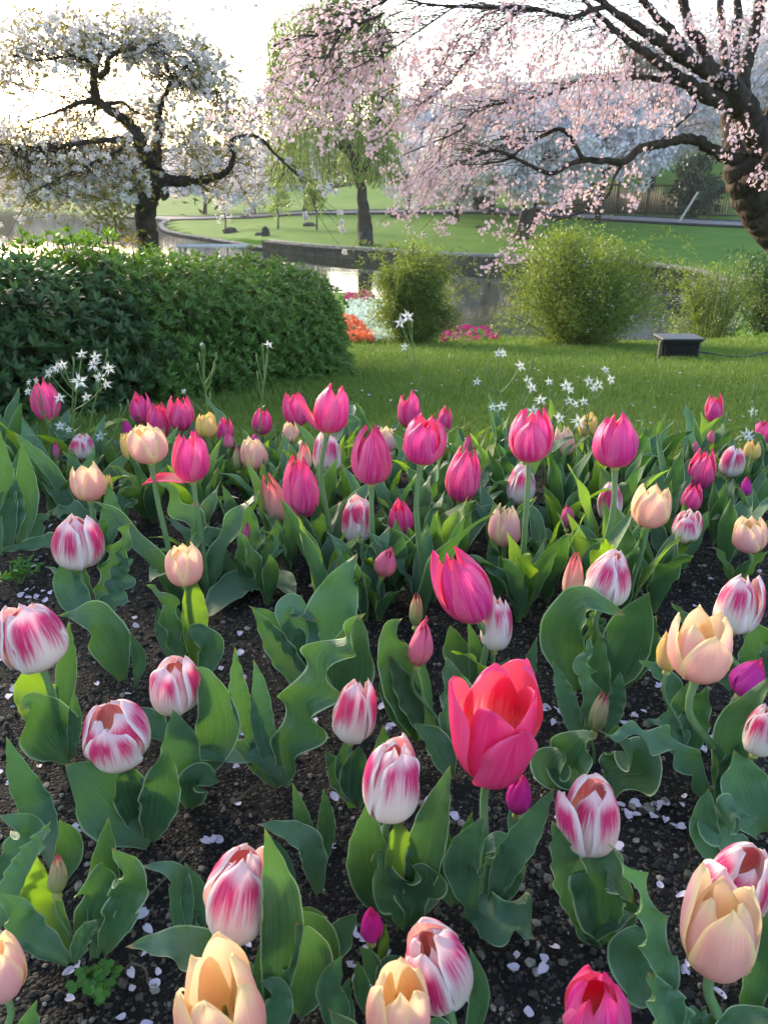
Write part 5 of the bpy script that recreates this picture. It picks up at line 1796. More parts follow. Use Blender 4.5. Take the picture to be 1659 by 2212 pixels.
T('stripe', 70, 1378, 140, 150, 'striped tulip with a creamy crown cut close to the left edge', -2, base=(140, 1640), nl=0, open_=.06, leaves=[
    ([(140, 1560), (145, 1450), (150, 1340)], 44, .1, {'mat': 'leaf'}), ([(150, 1640), (110, 1590), (70, 1520), (45, 1535)], 130, .12, {'fold': .9, 'mat': 'leaf', 'dy': -.03}), ([(120, 1600), (80, 1500), (75, 1420)], 90, .1, {'mat': 'leaflime', 'y': .03}), ([(155, 1640), (163, 1560), (160, 1490)], 30, .1)])
T('stripe', 378, 1482, 112, 128, 'striped tulip opened at the top beside a tall curved leaf, left of centre', 3, lean=8, base=(395, 1690), nl=0, open_=.12, leaves=[
    ([(415, 1690), (470, 1590), (448, 1470), (420, 1440)], 96, .1, {'mat': 'leaf'}), ([(400, 1710), (390, 1620), (374, 1532)], 84, .06, {'dy': -.04}), ([(410, 1745), (430, 1680), (475, 1690)], 74, .25, {'fold': 1.0}),
    ([(360, 1600), (318, 1550), (290, 1530)], 56, .25), ([(625, 1700), (560, 1630), (470, 1625), (368, 1630)], 60, .25, {'up': .9, 'nw': 3, 'mat': 'leafblue'})])
T('stripe', 252, 1589, 142, 136, 'squat striped tulip with brown-tinged rim in front of its opened neighbour', -2, lean=8, base=(305, 1800), nl=0, open_=.08, wave=.09, leaves=[
    ([(330, 1815), (265, 1760), (190, 1690), (142, 1650)], 148, .10, {'up': .5, 'fold': .45, 'mat': 'leafblue'}), ([(325, 1815), (350, 1720), (362, 1612)], 88, .12), ([(310, 1800), (280, 1700), (260, 1650)], 80, .1, {'mat': 'leaf'}), ([(335, 1810), (335, 1720), (300, 1680)], 70, .1)])
T('stripe', 767, 1537, 96, 134, 'striped tulip with crimson side flames standing at the centre of the bare soil', 3, base=(785, 1740), nl=0, open_=.02, leaves=[
    ([(765, 1745), (770, 1680), (775, 1610)], 74, .08, {'mat': 'leaf'}), ([(785, 1745), (735, 1680), (703, 1622)], 56, .15), ([(790, 1740), (825, 1650), (828, 1565)], 56, .1), ([(780, 1745), (750, 1660), (745, 1600)], 60, .1)])
T('stripe', 849, 1688, 126, 172, 'large striped tulip with a fluted leaf collar below it, left of the open red-pink one', 2, lean=6, base=(875, 1985), nl=0, open_=.04, spin=-PI / 2 + .5, leaves=[
    ([(868, 2000), (800, 1900), (798, 1720)], 92, .08, {'mat': 'leaf', 'y': .02}), ([(888, 1985), (925, 1820), (973, 1652)], 84, .06, {'mat': 'leaf'}), ([(878, 2000), (845, 1920), (815, 1870), (798, 1862)], 96, .30, {'fold': 1.0, 'nw': 2}), ([(882, 2000), (905, 1930), (905, 1880), (890, 1862)], 90, .30, {'fold': .9, 'nw': 2}), ([(878, 1980), (868, 1860), (855, 1760)], 80, .05, {'mat': 'leaflime'}), ([(890, 1995), (935, 1900), (930, 1800)], 70, .1, {'y': .02})])
T('redpink', 1071, 1582, 172, 268, 'biggest red-pink tulip wide open with a pale streaked inside', 3, lean=8, base=(1045, 1945), nl=0, open_=.30, spin=-PI / 2 + .42, wave=.12, dy=.02, hsd={0: .80, 5: .86, 1: .96, 2: 1.04, 3: .98, 4: 1.0}, splay={0: (.06, 0), 4: (.10, 0)}, leaves=[
    ([(1020, 1965), (1000, 1880), (1020, 1820), (1048, 1762)], 84, .12, {'mat': 'leafblue'}), ([(1060, 1960), (1090, 1880), (1140, 1800), (1198, 1700)], 68, .1, {'mat': 'leafblue'}), ([(1050, 1950), (1080, 1870), (1072, 1820), (1030, 1850)], 70, .15), ([(985, 1950), (1000, 1850), (1020, 1752)], 46, .1, {'mat': 'leaf'}), ([(980, 1955), (950, 1880), (912, 1838)], 62, .1), ([(985, 1945), (965, 1840), (945, 1747)], 32, .05),
    ([(1060, 1960), (1100, 1900), (1145, 1850)], 60, .1, {'mat': 'leaf'}), ([(1000, 1970), (1060, 1985), (1120, 2000), (1162, 2022)], 120, .30, {'up': 1.3, 'face': .4, 'nw': 2.2, 'mat': 'leafblue'})])
T('magenta', 1121, 1718, 56, 86, 'small violet-pink bud right under the biggest open tulip', 2, base=(1115, 1870), nl=1)
T('stripe', 1275, 1765, 130, 168, 'striped tulip with flaring pointed petals, right of the open red-pink one', -2, lean=4, base=(1285, 2010), nl=0, open_=.14, spin=PI + .3, splay={0: (.22, 0)}, leaves=[
    ([(1280, 2030), (1235, 1920), (1210, 1840), (1192, 1772)], 84, .12), ([(1310, 2035), (1290, 1950), (1310, 1880), (1365, 1950)], 120, .15, {'fold': .8, 'mat': 'leaf'}), ([(1300, 2045), (1270, 2010), (1320, 1985), (1373, 1975)], 66, .15, {'fold': .9}), ([(1310, 2020), (1350, 1970), (1370, 1930)], 60, .1),
    ([(1470, 2290), (1425, 2080), (1395, 1950), (1352, 1870), (1311, 1826)], 66, .42, {'nw': 6, 'mat': 'leafblue'}), ([(1440, 2140), (1395, 2130), (1370, 2060), (1400, 2000)], 120, .18, {'up': .6, 'fold': .5, 'mat': 'leafblue'})])
T('stripe', 1597, 1908, 142, 164, 'striped tulip with a rolled violet-rose crown behind the yellow-peach one at lower right', 6, lean=6, base=(1630, 2120), nl=1, open_=.08, spin=PI + .4, splay={0: (.3, 0)}, wave=.09)
T('peach', 1556, 2010, 162, 196, 'glowing yellow-edged peach tulip at lower right in front of a striped one', -2, lean=4, base=(1560, 2260), nl=0, open_=.10, spin=-PI / 2 - .3, Wn=.06, leaves=[
    ([(1600, 2230), (1640, 2100), (1660, 1960)], 56, .1), ([(1560, 2260), (1525, 2200), (1510, 2185)], 50, .3), ([(1540, 2290), (1600, 2215), (1690, 2190)], 70, .1), ([(1570, 2260), (1610, 2200), (1600, 2190)], 40, .3), ([(1500, 2290), (1440, 2200), (1400, 2100)], 100, .25)])
T('stripe', 515, 1936, 150, 208, 'large striped tulip with a torn upper right petal at lower left', 9, lean=6, base=(560, 2180), nl=0, open_=.05, spin=.35, splay={0: (.12, 0)}, leaves=[
    ([(590, 2200), (610, 2000), (592, 1880), (572, 1788)], 96, .06, {'mat': 'leaf'}), ([(560, 2190), (480, 2090), (380, 2040), (272, 2045)], 100, .14, {'up': .9, 'fold': .5, 'mat': 'leafblue'}), ([(640, 2190), (665, 2080), (640, 1990)], 110, .08, {'mat': 'leaf'}), ([(560, 2190), (565, 2100), (562, 2040)], 40, .05, {'mat': 'leaf'}), ([(600, 2240), (600, 2140), (560, 2120)], 62, .1, {'mat': 'leafblue'})])
T('magenta', 803, 1999, 50, 72, 'small pink bud on a thin stalk over fallen petals at bottom centre', 2, base=(812, 2110), nl=0, leaves=[
    ([(822, 2140), (800, 2080), (776, 2044)], 40, .05), ([(820, 2145), (840, 2090), (872, 2068)], 44, .08), ([(815, 2110), (830, 2040), (828, 1990)], 22, .05, {'mat': 'leaflime'}), ([(790, 2190), (780, 2130), (772, 2075)], 36, .1)])
T('stripe', 944, 2092, 152, 176, 'deep rose striped tulip leaning left with a rolled white rim, at bottom centre', -14, lean=12, base=(985, 2270), nl=0, open_=.06, wave=.09, leaves=[
    ([(1010, 2260), (1035, 2150), (1015, 2047)], 44, .05, {'mat': 'leaf'}), ([(980, 2290), (930, 2220), (920, 2190)], 70, .1)])
T('peach', 480, 2185, 190, 216, 'wide yellow-peach tulip with many parted petals, cut by the bottom edge at left', 2, lean=6, base=(500, 2420), nl=2, open_=.26, wave=.07, Wn=.06)
T('peach', 862, 2185, 142, 190, 'orange-peach tulip with one tall pointed petal, cut by the bottom edge at centre', 6, lean=6, base=(860, 2400), nl=2, open_=.12, spin=PI / 2)
T('pink', 1288, 2195, 148, 220, 'deep pink tulip with one tall red-pink back petal, cut by the bottom edge at right', -3, lean=8, base=(1290, 2400), nl=1, open_=.08, spin=PI / 2 + .2)
T('peach', 0, 2090, 108, 170, 'soft pink and peach tulip cut by the left edge near the bottom corner', 4, base=(-10, 2340), nl=1, open_=.05, leaves=[([(20, 2330), (60, 2240), (80, 2160)], 60, .12)])
T('green', 125, 1888, 42, 102, 'dusty rose and green unopened bud among leaves at lower left', 8, base=(165, 2060), nl=0, leaves=[
    ([(160, 2070), (95, 1960), (85, 1900), (82, 1850)], 78, .08, {'mat': 'leaflime', 'y': .02}), ([(172, 2020), (215, 1950), (222, 1860)], 92, .28, {'nw': 2, 'mat': 'leaf'}), ([(205, 2070), (225, 1920), (235, 1764)], 66, .06, {'y': .03}), ([(222, 2060), (270, 1960), (285, 1890), (240, 1830)], 84, .25, {'mat': 'leaf'}),
    ([(150, 2080), (60, 2010), (30, 1960), (-10, 1930)], 74, .15, {'mat': 'leafblue'}), ([(160, 2080), (185, 2020), (218, 1985)], 40, .25), ([(120, 1880), (85, 1760), (45, 1680), (14, 1590)], 70, .10, {'y': .06}), ([(-10, 2010), (40, 1900), (112, 1772)], 62, .25, {'mat': 'leafblue'}), ([(-20, 1920), (40, 1850), (60, 1790), (-5, 1760)], 80, .12, {'y': .03}), ([(140, 1900), (150, 1830), (130, 1770)], 60, .1)])
T('green', 1295, 1540, 40, 108, 'tall pale green closed bud with a rosy tip, right of the biggest open tulip', 6, base=(1280, 1660), nl=0, leaves=[
    ([(1255, 1620), (1225, 1520), (1192, 1425)], 44, .12), ([(1268, 1610), (1275, 1500), (1258, 1440), (1280, 1372)], 42, .40, {'nw': 5, 'mat': 'leafblue'}), ([(1300, 1560), (1290, 1460), (1298, 1365)], 54, .15), ([(1312, 1590), (1330, 1520), (1340, 1448)], 40, .18), ([(1260, 1700), (1225, 1660), (1260, 1600), (1290, 1592)], 104, .22, {'fold': .8}), ([(1280, 1705), (1330, 1690), (1375, 1620), (1300, 1600)], 110, .35, {'fold': .7, 'nw': 2.5, 'mat': 'leaf'}), ([(1215, 1700), (1190, 1660), (1220, 1620)], 84, .15)])

# --- plants without a flower
def leafy(label, base, leaves, group=None, seed=None):
    rng = np.random.default_rng(seed or int(base[0] * 13 + base[1] * 7))
    g = PZ(*base, 0.0)
    root = thing('tulip_plant', label, 'tulip plant', g, group)
    for sp in leaves:
        hand_leaf(root, sp, rng)
    return root


leafy('tulip plant with one huge wavy leaf sweeping to the upper right, left of centre', (610, 1690), [
    ([(605, 1690), (650, 1560), (700, 1440), (790, 1328)], 104, .42, {'nw': 4.2, 'mat': 'leaf', 'fold': .6}), ([(600, 1690), (570, 1580), (560, 1480), (548, 1424)], 52, .12), ([(590, 1685), (550, 1590), (517, 1500), (508, 1395)], 50, .2), ([(600, 1700), (560, 1640), (500, 1600)], 60, .15)])
leafy('tulip plant with a broad blue-green leaf folding at the top, behind the huge wavy leaf', (700, 1480), [
    ([(690, 1490), (712, 1380), (735, 1280), (772, 1196)], 118, .20, {'nw': 3, 'mat': 'leafblue', 'y': .02}), ([(745, 1540), (755, 1440), (780, 1330)], 116, .08, {'mat': 'leaf', 'y': .0}), ([(690, 1480), (620, 1370), (538, 1308)], 58, .25), ([(680, 1500), (620, 1430), (545, 1312)], 60, .12), ([(690, 1470), (650, 1380), (630, 1310), (690, 1345)], 80, .2)])
leafy('tulip plant with one thick leaf arching over to the left, behind the left striped tulips', (270, 1465), [
    ([(265, 1470), (235, 1390), (200, 1335), (128, 1330)], 96, .12, {'fold': 1.0, 'mat': 'leaf', 'up': .9}), ([(293, 1485), (302, 1430), (282, 1365)], 34, .05, {'fold': 1.3})])
leafy('small tulip plant with an arching leaf pointing left, under the large lower left striped bloom', (400, 2040), [
    ([(398, 2040), (392, 1930), (370, 1880), (300, 1871)], 52, .08, {'up': .8}), ([(428, 2030), (420, 1940), (400, 1862)], 60, .06), ([(410, 2045), (420, 1990), (430, 1975)], 34, .3), ([(392, 2030), (378, 1960), (366, 1930)], 26, .05)])
leafy('small tulip plant with one arched and two upright leaves left of the fluted collar', (685, 1930), [
    ([(690, 1930), (668, 1830), (620, 1795), (555, 1780)], 62, .15, {'up': .8}), ([(680, 1890), (660, 1800), (632, 1690)], 38, .10), ([(695, 1880), (705, 1790), (700, 1702)], 40, .18), ([(640, 1925), (615, 1860), (575, 1800)], 26, .05)])
leafy('tulip plant with rolled dark leaves at the bottom between two peach blooms', (730, 2230), [
    ([(715, 2110), (690, 2030), (648, 1965)], 74, .06, {'mat': 'leaf'}), ([(712, 2080), (735, 2030), (771, 1973)], 62, .08), ([(735, 2240), (720, 2140), (740, 2062)], 76, .08, {'fold': 1.2, 'mat': 'leafblue'}), ([(760, 2240), (745, 2170), (755, 2110)], 40, .1), ([(700, 2060), (670, 2000), (620, 1972)], 70, .05, {'mat': 'leaflime'})])
leafy('tulip leaves in front of the bottom right, curled and small, under the glowing peach tulip', (1520, 2250), [
    ([(1520, 2260), (1500, 2205), (1525, 2180)], 40, .3), ([(1470, 2280), (1455, 2200), (1440, 2130)], 60, .15)])
leafy('upright tulip leaves at the far left edge beside the lawn', (25, 1180), [
    ([(25, 1190), (15, 1060), (2, 930)], 42, .12), ([(45, 1185), (60, 1080), (48, 955)], 48, .06, {'mat': 'leaf'}), ([(10, 1190), (30, 1110), (35, 1030)], 50, .15), ([(70, 1185), (85, 1130), (110, 1110)], 36, .1), ([(0, 1200), (-15, 1120), (10, 1060)], 40, .1)])
leafy('tulip plant with two long leaves slanting to the left at the left back', (160, 1130), [
    ([(165, 1130), (110, 1030), (30, 932)], 46, .10, {'mat': 'leaf'}), ([(175, 1120), (130, 1050), (82, 985)], 36, .1, {'mat': 'leaflime'}), ([(170, 1130), (130, 1090), (110, 1050)], 60, .1), ([(185, 1130), (190, 1040), (205, 965)], 40, .1)])
leafy('tulip plant with a rippled leaf lying out to the left over the soil', (205, 1210), [
    ([(215, 1215), (150, 1170), (80, 1175), (-5, 1192)], 40, .38, {'up': 1.0, 'nw': 5}), ([(230, 1165), (180, 1110), (130, 1105), (85, 1125)], 36, .3, {'up': 1.0}), ([(215, 1210), (240, 1120), (235, 1040)], 44, .2)])
leafy('tulip plant with wavy crossing leaves in front of the spiky salmon tulip', (500, 1240), [
    ([(510, 1250), (460, 1170), (400, 1110), (340, 1030)], 52, .30, {'nw': 4}), ([(520, 1250), (540, 1150), (530, 1080)], 46, .25), ([(490, 1250), (440, 1200), (430, 1130)], 60, .3), ([(530, 1250), (590, 1180), (600, 1120)], 50, .2)])
# leaves of each flowering plant
for root, gb, nl, L0, rng in LATER:
    a0 = rng.random() * 6.28
    for i in range(nl):
        az = a0 + i * 2.3 + rng.normal() * .3
        L = L0 * (.8 + .4 * rng.random())
        L = min(L, room(gb + np.array([math.cos(az), math.sin(az), 0]) * .03, L) * 1.12)
        auto_leaf(root, gb + np.array([0, 0, .002]), az, L, min(.042, L * (.15 + .12 * rng.random()) + .004), 1.38 - .18 * rng.random(), .25 + 1.2 * rng.random() ** 1.9, rng, wave=.08 + .17 * rng.random(), nw=1.8 + 2.0 * rng.random(), fold=.65 + .45 * rng.random())
# fillers in the dense back half
frng = np.random.default_rng(77)
n = 0
FILL = []
for k in range(1100):
    u = 30 + 1640 * frng.random(); v = 1010 + 330 * frng.random() ** .9
    left = u < 420
    if left and (v > 1130 or frng.random() < .35):
        continue
    if u > 1480 and v > 1150 and frng.random() < .8:
        continue
    if v > 1235 and (u < 560 or 1060 > u > 960 or u > 1480 or frng.random() < .35):
        continue
    g = PZ(u, v, 0)
    if g[1] > 1.66 or any(np.hypot(*(g[:2] - q)) < .062 for q in FILL) or any(abs(u - b_[1]) < 16 and abs(v - b_[2]) < b_[4] * .4 for b_ in BLOOMS if b_[5] > g[1]):
        continue
    FILL.append(g[:2])
    root = thing('tulip_plant', 'flowerless tulip plant with wavy green leaves in the crowded middle and back rows', 'tulip plant', g, 'flowerless tulips in the crowded rows')
    m = frng.integers(3, 6)
    a0 = frng.random() * 6.28
    for i in range(m):
        L = .10 + .10 * frng.random()
        az = a0 + i * 6.28 / m + frng.normal() * .4
        L = min(L, room(g + np.array([math.cos(az), math.sin(az), 0]) * .03, L) * 1.15)
        auto_leaf(root, g, az, L, min(.040, L * (.14 + .12 * frng.random()) + .004), 1.46 - .22 * frng.random(), .10 + 1.5 * frng.random() ** 2.2, frng, wave=.06 + .18 * frng.random() ** 1.3, nw=1.6 + 1.8 * frng.random(), fold=.6 + .5 * frng.random())
print('fillers', len(FILL), 'leaves', NLEAF[0])
if 0:
  for b in BLOOMS:
    print(b)

# ------------------------------------------------------------------ white star flowers
def starflower(label, base_y, stems, seed=0):
    """stems: list of (foot px, [(u, v, size px, facing)])"""
    rng = np.random.default_rng(seed + 900)
    f0 = stems[0][0]
    g = PY(f0[0], f0[1], base_y)
    b = np.array([g[0], base_y, -.005 if base_y < 1.7 else float(gz(g[0], base_y))])
    r = thing('star_flower', label, 'wildflower', b, 'white star flowers at the back of the bed')
    ms = MB()
    for foot, heads in stems:
        # main stem passes up to the highest head
        hd = sorted(heads, key=lambda q: q[1])
        y = base_y + rng.normal() * .015
        top = PY(hd[0][0], hd[0][1], y)
        ft = PY(foot[0], foot[1], y); ft[2] = b[2]; ft[0] = b[0] * .5 + ft[0] * .5
        s = spline([ft, ft * .5 + top * .5 + np.array([rng.normal() * .006, 0, 0]), top], 18)
        ms.tube(s, np.linspace(.0021, .0011, 18), 6)
        for k in (6, 9, 12):
            for sg in (-1, 1):
                d = unit(np.array([sg, .3 * rng.normal(), .9]))
                ml = MB(); leaf_quads(ml, s[k][None], .022 - .001 * k, .0045, d[None]); ml.build('leaf', M['sepal_stem'], r)
        for (u, v, szp, fc) in heads:
            c = PY(u, v, y + rng.normal() * .012)
            if (u, v) != (hd[0][0], hd[0][1]):
                j = np.argmin(np.abs(s[:, 2] - (c[2] - .055)))
                br = spline([s[j], s[j] * .5 + c * .5 + np.array([0, 0, -.006]), c], 8)
                ms.tube(br, np.linspace(.0014, .0008, 8), 5)
            ms.tube([c - np.array([0, 0, .009]), c - np.array([0, 0, .004]), c], [.0009, .0020, .0016], 6)
            if szp <= 0:
                ms.tube([c, c + np.array([0, 0, .006]), c + np.array([0, 0, .010])], [.0022, .0026, .0006], 6)
                continue
            R = szp / 2 * depth_of(c) / FPX
            nrm = unit(np.array([fc + rng.normal() * .2, -.75, .55 + rng.normal() * .15]))
            mb = MB()
            a1 = unit(np.cross(nrm, [.2, .1, 1])); a2 = np.cross(nrm, a1)
            for k in range(5):
                th0 = 2 * PI * k / 5 + rng.normal() * .06
                for off in (-.36, -.13, .13, .36):
                    th = th0 + off + rng.normal() * .05
                    d = a1 * math.cos(th) + a2 * math.sin(th); sd_ = np.cross(nrm, d)
                    Lk = R * (1 if abs(off) < .2 else .62) * (.85 + .3 * rng.random())
                    cup = (rng.random() - .2) * .35
                    pts = np.array([c + d * R * .08, c + d * Lk * .5 + sd_ * R * .05 + nrm * R * .12, c + d * Lk + nrm * R * cup, c + d * Lk * .5 - sd_ * R * .05 + nrm * R * .12])
                    mb.add(pts, [(0, 1, 2, 3)], [(.5, 0), (1, .5), (.5, 1), (0, .5)], rng.random())
            mb.build('blossom', M['star'], r)
    ms.build('stem', M['sepal_stem'], r)
    return r


starflower('clump of white ragged star flowers on several stems right of the lone left pink tulip', 1.62, [
    ((150, 1010), [(178, 765, 28, 0), (125, 795, 34, -.3), (108, 806, 36, -.3), (136, 788, 26, .2)]), ((205, 1010), [(207, 771, 28, .2), (204, 788, 44, 0), (236, 797, 34, .4), (216, 815, 34, 0), (233, 762, 0, 0)]), ((170, 1010), [(172, 824, 44, -.2), (188, 858, 26, .4), (230, 830, 26, .4), (160, 760 + 20, 0, 0)])], 1)
starflower('low white star flowers in front of the hedge beside the lone left pink tulip', 1.58, [
    ((128, 1010), [(130, 860, 30, .2), (80, 823, 22, -.4), (62, 846, 24, -.4), (64, 826, 18, -.4)]), ((215, 1030), [(219, 942, 34, 0), (150, 928, 20, .2), (131, 921, 30, 0), (262, 880, 0, 0), (278, 872, 0, 0)])], 2)
starflower('tall thin star flower stem with closed buds before the hedge, above the small yellow tulip', 1.66, [((452, 1000), [(436, 744, 14, -.6), (442, 752, 0, 0), (468, 770, 0, 0), (432, 770, 0, 0), (428, 792, 0, 0), (463, 792, 0, 0), (455, 855, 0, 0), (398, 845, 16, -.5)])], 3)
starflower('tall thin star flower stem with one opening white flower above the lone upright pink tulip', 1.66, [((548, 1000), [(580, 745, 24, .6), (568, 750, 0, 0), (555, 772, 0, 0), (578, 775, 0, 0), (557, 810, 0, 0)])], 4)
starflower('tallest star flower with paired white blooms standing high against the lawn at centre', 1.62, [((932, 1000), [(865, 697, 38, -.4), (880, 684, 34, .1), (874, 750, 24, -.5), (890, 700, 0, 0)])], 5)
starflower('branched white star flower left in the right-hand group, with a paired bloom at its top', 1.55, [((1078, 1020), [(1076, 763, 26, -.2), (1086, 763, 26, .2), (1030, 825, 24, -.4), (1124, 791, 30, .1), (1083, 878, 30, 0), (1064, 880, 24, -.3), (1008, 800, 0, 0), (1055, 800, 0, 0)]), ((1085, 1020), [(1139, 823, 28, .3), (1148, 838, 32, .2), (1150, 785, 0, 0)])], 6)
starflower('widely branched white star flower in the middle of the right-hand group', 1.58, [((1175, 1020), [(1185, 825, 24, 0), (1167, 864, 32, -.1), (1152, 888, 34, -.1), (1228, 866, 26, .2), (1242, 874, 24, .3), (1208, 903, 32, 0)]), ((1195, 1020), [(1222, 833, 32, 0), (1230, 842, 24, .3), (1190, 850, 0, 0)])], 7)
starflower('white star flower with tall upper blooms, rightmost of the right-hand group', 1.60, [((1255, 1020), [(1307, 799, 26, .2), (1318, 820, 30, .3), (1272, 824, 28, -.2), (1290, 831, 34, .1), (1282, 840, 24, 0), (1240, 945 - 10, 0, 0), (1285, 795, 0, 0)]), ((1262, 1030), [(1248, 946 - 35, 40, 0), (1260, 888 - 20, 26, 0)])], 8)
starflower('white star flowers at the right edge beside the cut deep pink tulip', 1.58, [((1625, 1020), [(1612, 938, 34, -.1), (1626, 890, 26, -.3), (1618, 945, 30, 0), (1630, 852, 0, 0), (1628, 838, 0, 0)])], 9)
starflower('slim budding stem behind the tall pink tulip at centre back', 1.66, [((846, 1010), [(856, 908, 0, 0), (838, 935, 0, 0), (850, 945, 0, 0)])], 10)

# ------------------------------------------------------------------ fallen petals
def petal_proto(seed):
    rng = np.random.default_rng(seed)
    s = np.linspace(0, 1, 7)[:, None]; t = np.linspace(-1, 1, 5)[None]
    w = np.interp(s, [0, .2, .5, .75, .9, 1], [.12, .55, .9, .95, .75, .45]) * .5
    x = t * w
    yy = s * 1.15 - .08 * (1 - np.abs(t)) * s ** 6 - .5
    z = .10 * t * t * (1 + rng.normal() * .5) + .12 * (s - .5) ** 2 * rng.normal() + .03 + .05 * np.sin(t * 2 + s * 4 + seed)
    return np.stack([x + 0 * s, yy, z], -1)


protos = []
for k in range(6):
    mb = MB(); mb.grid(petal_proto(k), tint=RNG.random())
    protos.append(mb.build('fallen_petal', M['fallen']))
PL_SOIL = 'fallen pale cherry petal lying on the dark gravelly soil among the tulips'
PL_LAWN = 'fallen pale cherry petal lying in the grass of the lawn behind the bed'
spots = [(60, 1285), (75, 1278), (95, 1285), (85, 1298), (110, 1290), (45, 1293), (120, 1283), (70, 1300), (100, 1302), (288, 1340), (292, 1352), (277, 1500), (212, 1487), (521, 1405), (475, 1440), (520, 1465), (530, 1590), (520, 1610), (540, 1598), (25, 1700), (95, 1730), (160, 1790), (170, 1802), (85, 1655), (245, 1790), (305, 1985), (320, 2010), (340, 2085), (285, 2095), (285, 2120), (335, 2110), (150, 2090), (262, 2190), (62, 2045), (462, 1822), (448, 1825), (515, 1745), (472, 1818), (515, 1668), (720, 1830), (660, 1875), (655, 1858), (717, 1735), (602, 1868), (765, 2030), (780, 2038), (838, 2065), (763, 2010), (760, 2100), (770, 2130), (825, 1515), (845, 1545), (838, 1560), (680, 1558), (645, 1600), (690, 1450), (1005, 1535), (1040, 1545), (1310, 1560), (1340, 1550), (1350, 1565), (1365, 1555), (1395, 1540), (1180, 1555), (1205, 1560), (1215, 1568), (1190, 1580), (1198, 1555), (1365, 1650), (1405, 1660), (1520, 1630), (1535, 1632), (1540, 1618), (1425, 1740), (1430, 1748), (1420, 1752), (1405, 1775), (1430, 1782), (1448, 1790), (1465, 1785), (1360, 1745), (1350, 1772), (1340, 1755), (1370, 1775), (1380, 1905), (1385, 1925), (1420, 1925), (1470, 1942), (1330, 1845), (1130, 1875), (1100, 1830), (1095, 1905), (1170, 2085), (1180, 2062), (1115, 2060), (1140, 2170), (1480, 2080), (1570, 1815), (1655, 1740), (1500, 1520), (1420, 1485), (1455, 1540), (1400, 1450), (1080, 1500), (520, 1380), (560, 1510), (440, 1700), (30, 1500), (22, 1520), (1600, 2085), (1640, 2090), (950, 1755), (980, 1770), (700, 1990), (860, 1840), (1535, 1250), (1500, 1310), (1450, 1370), (1270, 1470), (470, 1130), (110, 1140), (92, 1155), (60, 1150), (1640, 1230), (1540, 1180)]
first = [True] * 6


def put_petal(k, loc, size, lab, grp):
    if first[k]:
        o = protos[k]; first[k] = False
    else:
        o = protos[k].copy(); COL.objects.link(o)
    o.location = loc
    o.rotation_euler = (RNG.normal() * .22, RNG.normal() * .22, RNG.random() * 6.28)
    o.scale = (size * (.75 + .4 * RNG.random()), size, size)
    tag(o, lab, 'petal', grp)


for u, v in spots:
    for _ in range(1 if RNG.random() < .8 else 2):
        g = PZ(u + RNG.normal() * 3, v + RNG.normal() * 3, 0)
        put_petal(RNG.integers(0, 6), (g[0], g[1], float(soil_z(g[0], g[1])) + .003), .0080 * (.8 + .6 * RNG.random()), PL_SOIL, 'petals on the soil')
lrng = np.random.default_rng(5)
for k in range(85):
    u, v = 1659 * lrng.random(), 1130 + 1080 * lrng.random() ** .8
    g = PZ(u, v, 0)
    put_petal(lrng.integers(0, 6), (g[0], g[1], float(soil_z(g[0], g[1])) + .003), .0078 * (.7 + .6 * lrng.random()), PL_SOIL, 'petals on the soil')
for k in range(70):
    y = 1.85 + 2.2 * lrng.random() ** 1.3
    u = 700 + 950 * lrng.random()
    x = (u - CU) / FPX * y * 1.06
    put_petal(lrng.integers(0, 6), (x, y, float(gz(x, y)) + .016), .011 * (.8 + .5 * lrng.random()), PL_LAWN, 'petals on the lawn')

# small clover weed and a few dry sticks
def clover(label, u, v, n, rad, seed):
    rng = np.random.default_rng(seed)
    g = PZ(u, v, 0.0)
    r = thing('clover_weed', label, 'weed', g)
    ms = MB()
    for k in range(n):
        ml = MB()
        c = g + np.array([rng.normal() * rad, rng.normal() * rad, .008 + .008 * rng.random()])
        ms.tube(spline([g, g * .5 + c * .5 + np.array([0, 0, .006]), c], 5), .0006, 4, cap=False)
        for j in range(3):
            a = 2.09 * j + rng.random()
            flowers(ml, (c + np.array([math.cos(a), math.sin(a), 0]) * .0035)[None], unit(np.array([rng.normal() * .2, rng.normal() * .2, 1]))[None], .0040, rng, 6, .05, .5)
        ml.build('leaf', M['clover'], r)
    ms.build('stem', M['sepal_stem'], r)


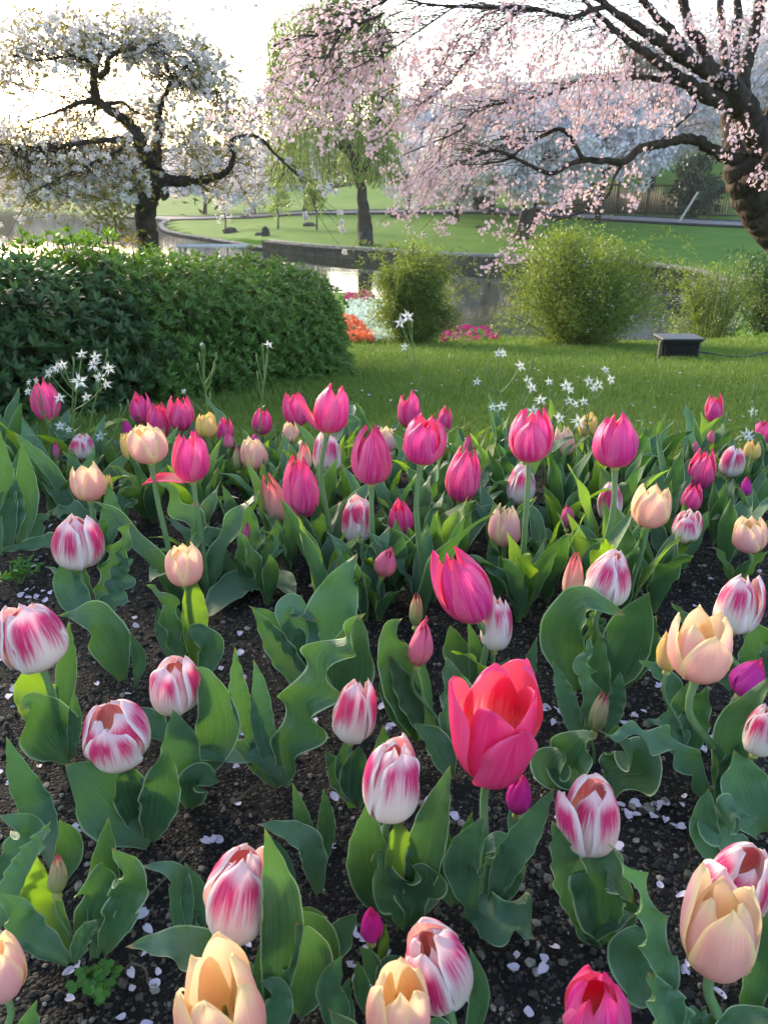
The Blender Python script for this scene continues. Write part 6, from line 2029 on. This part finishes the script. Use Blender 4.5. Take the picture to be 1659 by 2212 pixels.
clover('small bright green clover weed on the soil at lower left', 220, 2122, 9, .006, 1)
clover('smaller clover weed below the other one at lower left', 226, 2168, 5, .004, 2)
clover('tiny clover weed between the two larger ones at lower left', 184, 2130, 3, .004, 3)
for k, (a, b_, lab) in enumerate((((258, 2000), (420, 1830), 'thin reddish dry stem lying on the soil behind the lower left striped tulip'), ((510, 1730), (560, 1690), 'dark dry twig on the soil left of the arched small plant'), ((283, 2080), (320, 2125), 'short pale dry straw on the soil at lower left'), ((165, 1720), (215, 1660), 'dry twig lying under the squat striped tulip'))):
    p0, p1 = PZ(*a, .006), PZ(*b_, .008)
    mb = MB(); mb.tube(spline([p0, p0 * .5 + p1 * .5 + np.array([.004, .003, .002]), p1], 8), np.linspace(.0012, .0006, 8), 5)
    tag(mb.build('dry_stick', M['wood'], off=p0), lab, 'stick')
# low weeds at the left end of the bed
b = PZ(45, 1265, 0)
r = thing('weed', 'small leafy weed with narrow green leaves at the left edge of the soil', 'weed', b)
ml = MB(); ms = MB()
for k in range(9):
    e = b + np.array([RNG.normal() * .035, RNG.normal() * .03, .02 + .02 * RNG.random()])
    s = spline([b, b * .5 + e * .5 + np.array([0, 0, .012]), e], 7)
    ms.tube(s, .0008, 4, cap=False)
    d = rand_dirs(10); d[:, 2] = abs(d[:, 2]) * .5
    leaf_quads(ml, s[RNG.integers(2, 7, 10)], .018, .005, d)
ms.build('stem', M['sepal_stem'], r); ml.build('leaf', M['clover'], r)

# ------------------------------------------------------------------ the hazy air
hm = bpy.data.materials.new('haze')
hm.use_nodes = True
ht = hm.node_tree
ht.nodes.clear()
ho = ht.nodes.new('ShaderNodeOutputMaterial')
hv = ht.nodes.new('ShaderNodeVolumePrincipled')
hv.inputs['Color'].default_value = (.86, .88, .92, 1)
hv.inputs['Density'].default_value = .0008
hv.inputs['Anisotropy'].default_value = .2
ht.links.new(hv.outputs[0], ho.inputs['Volume'])
mb = MB(); mb.box((0, 0, 9.6), (660, 660, 26))
mb.build('haze', hm, smooth=False, kind='stuff')
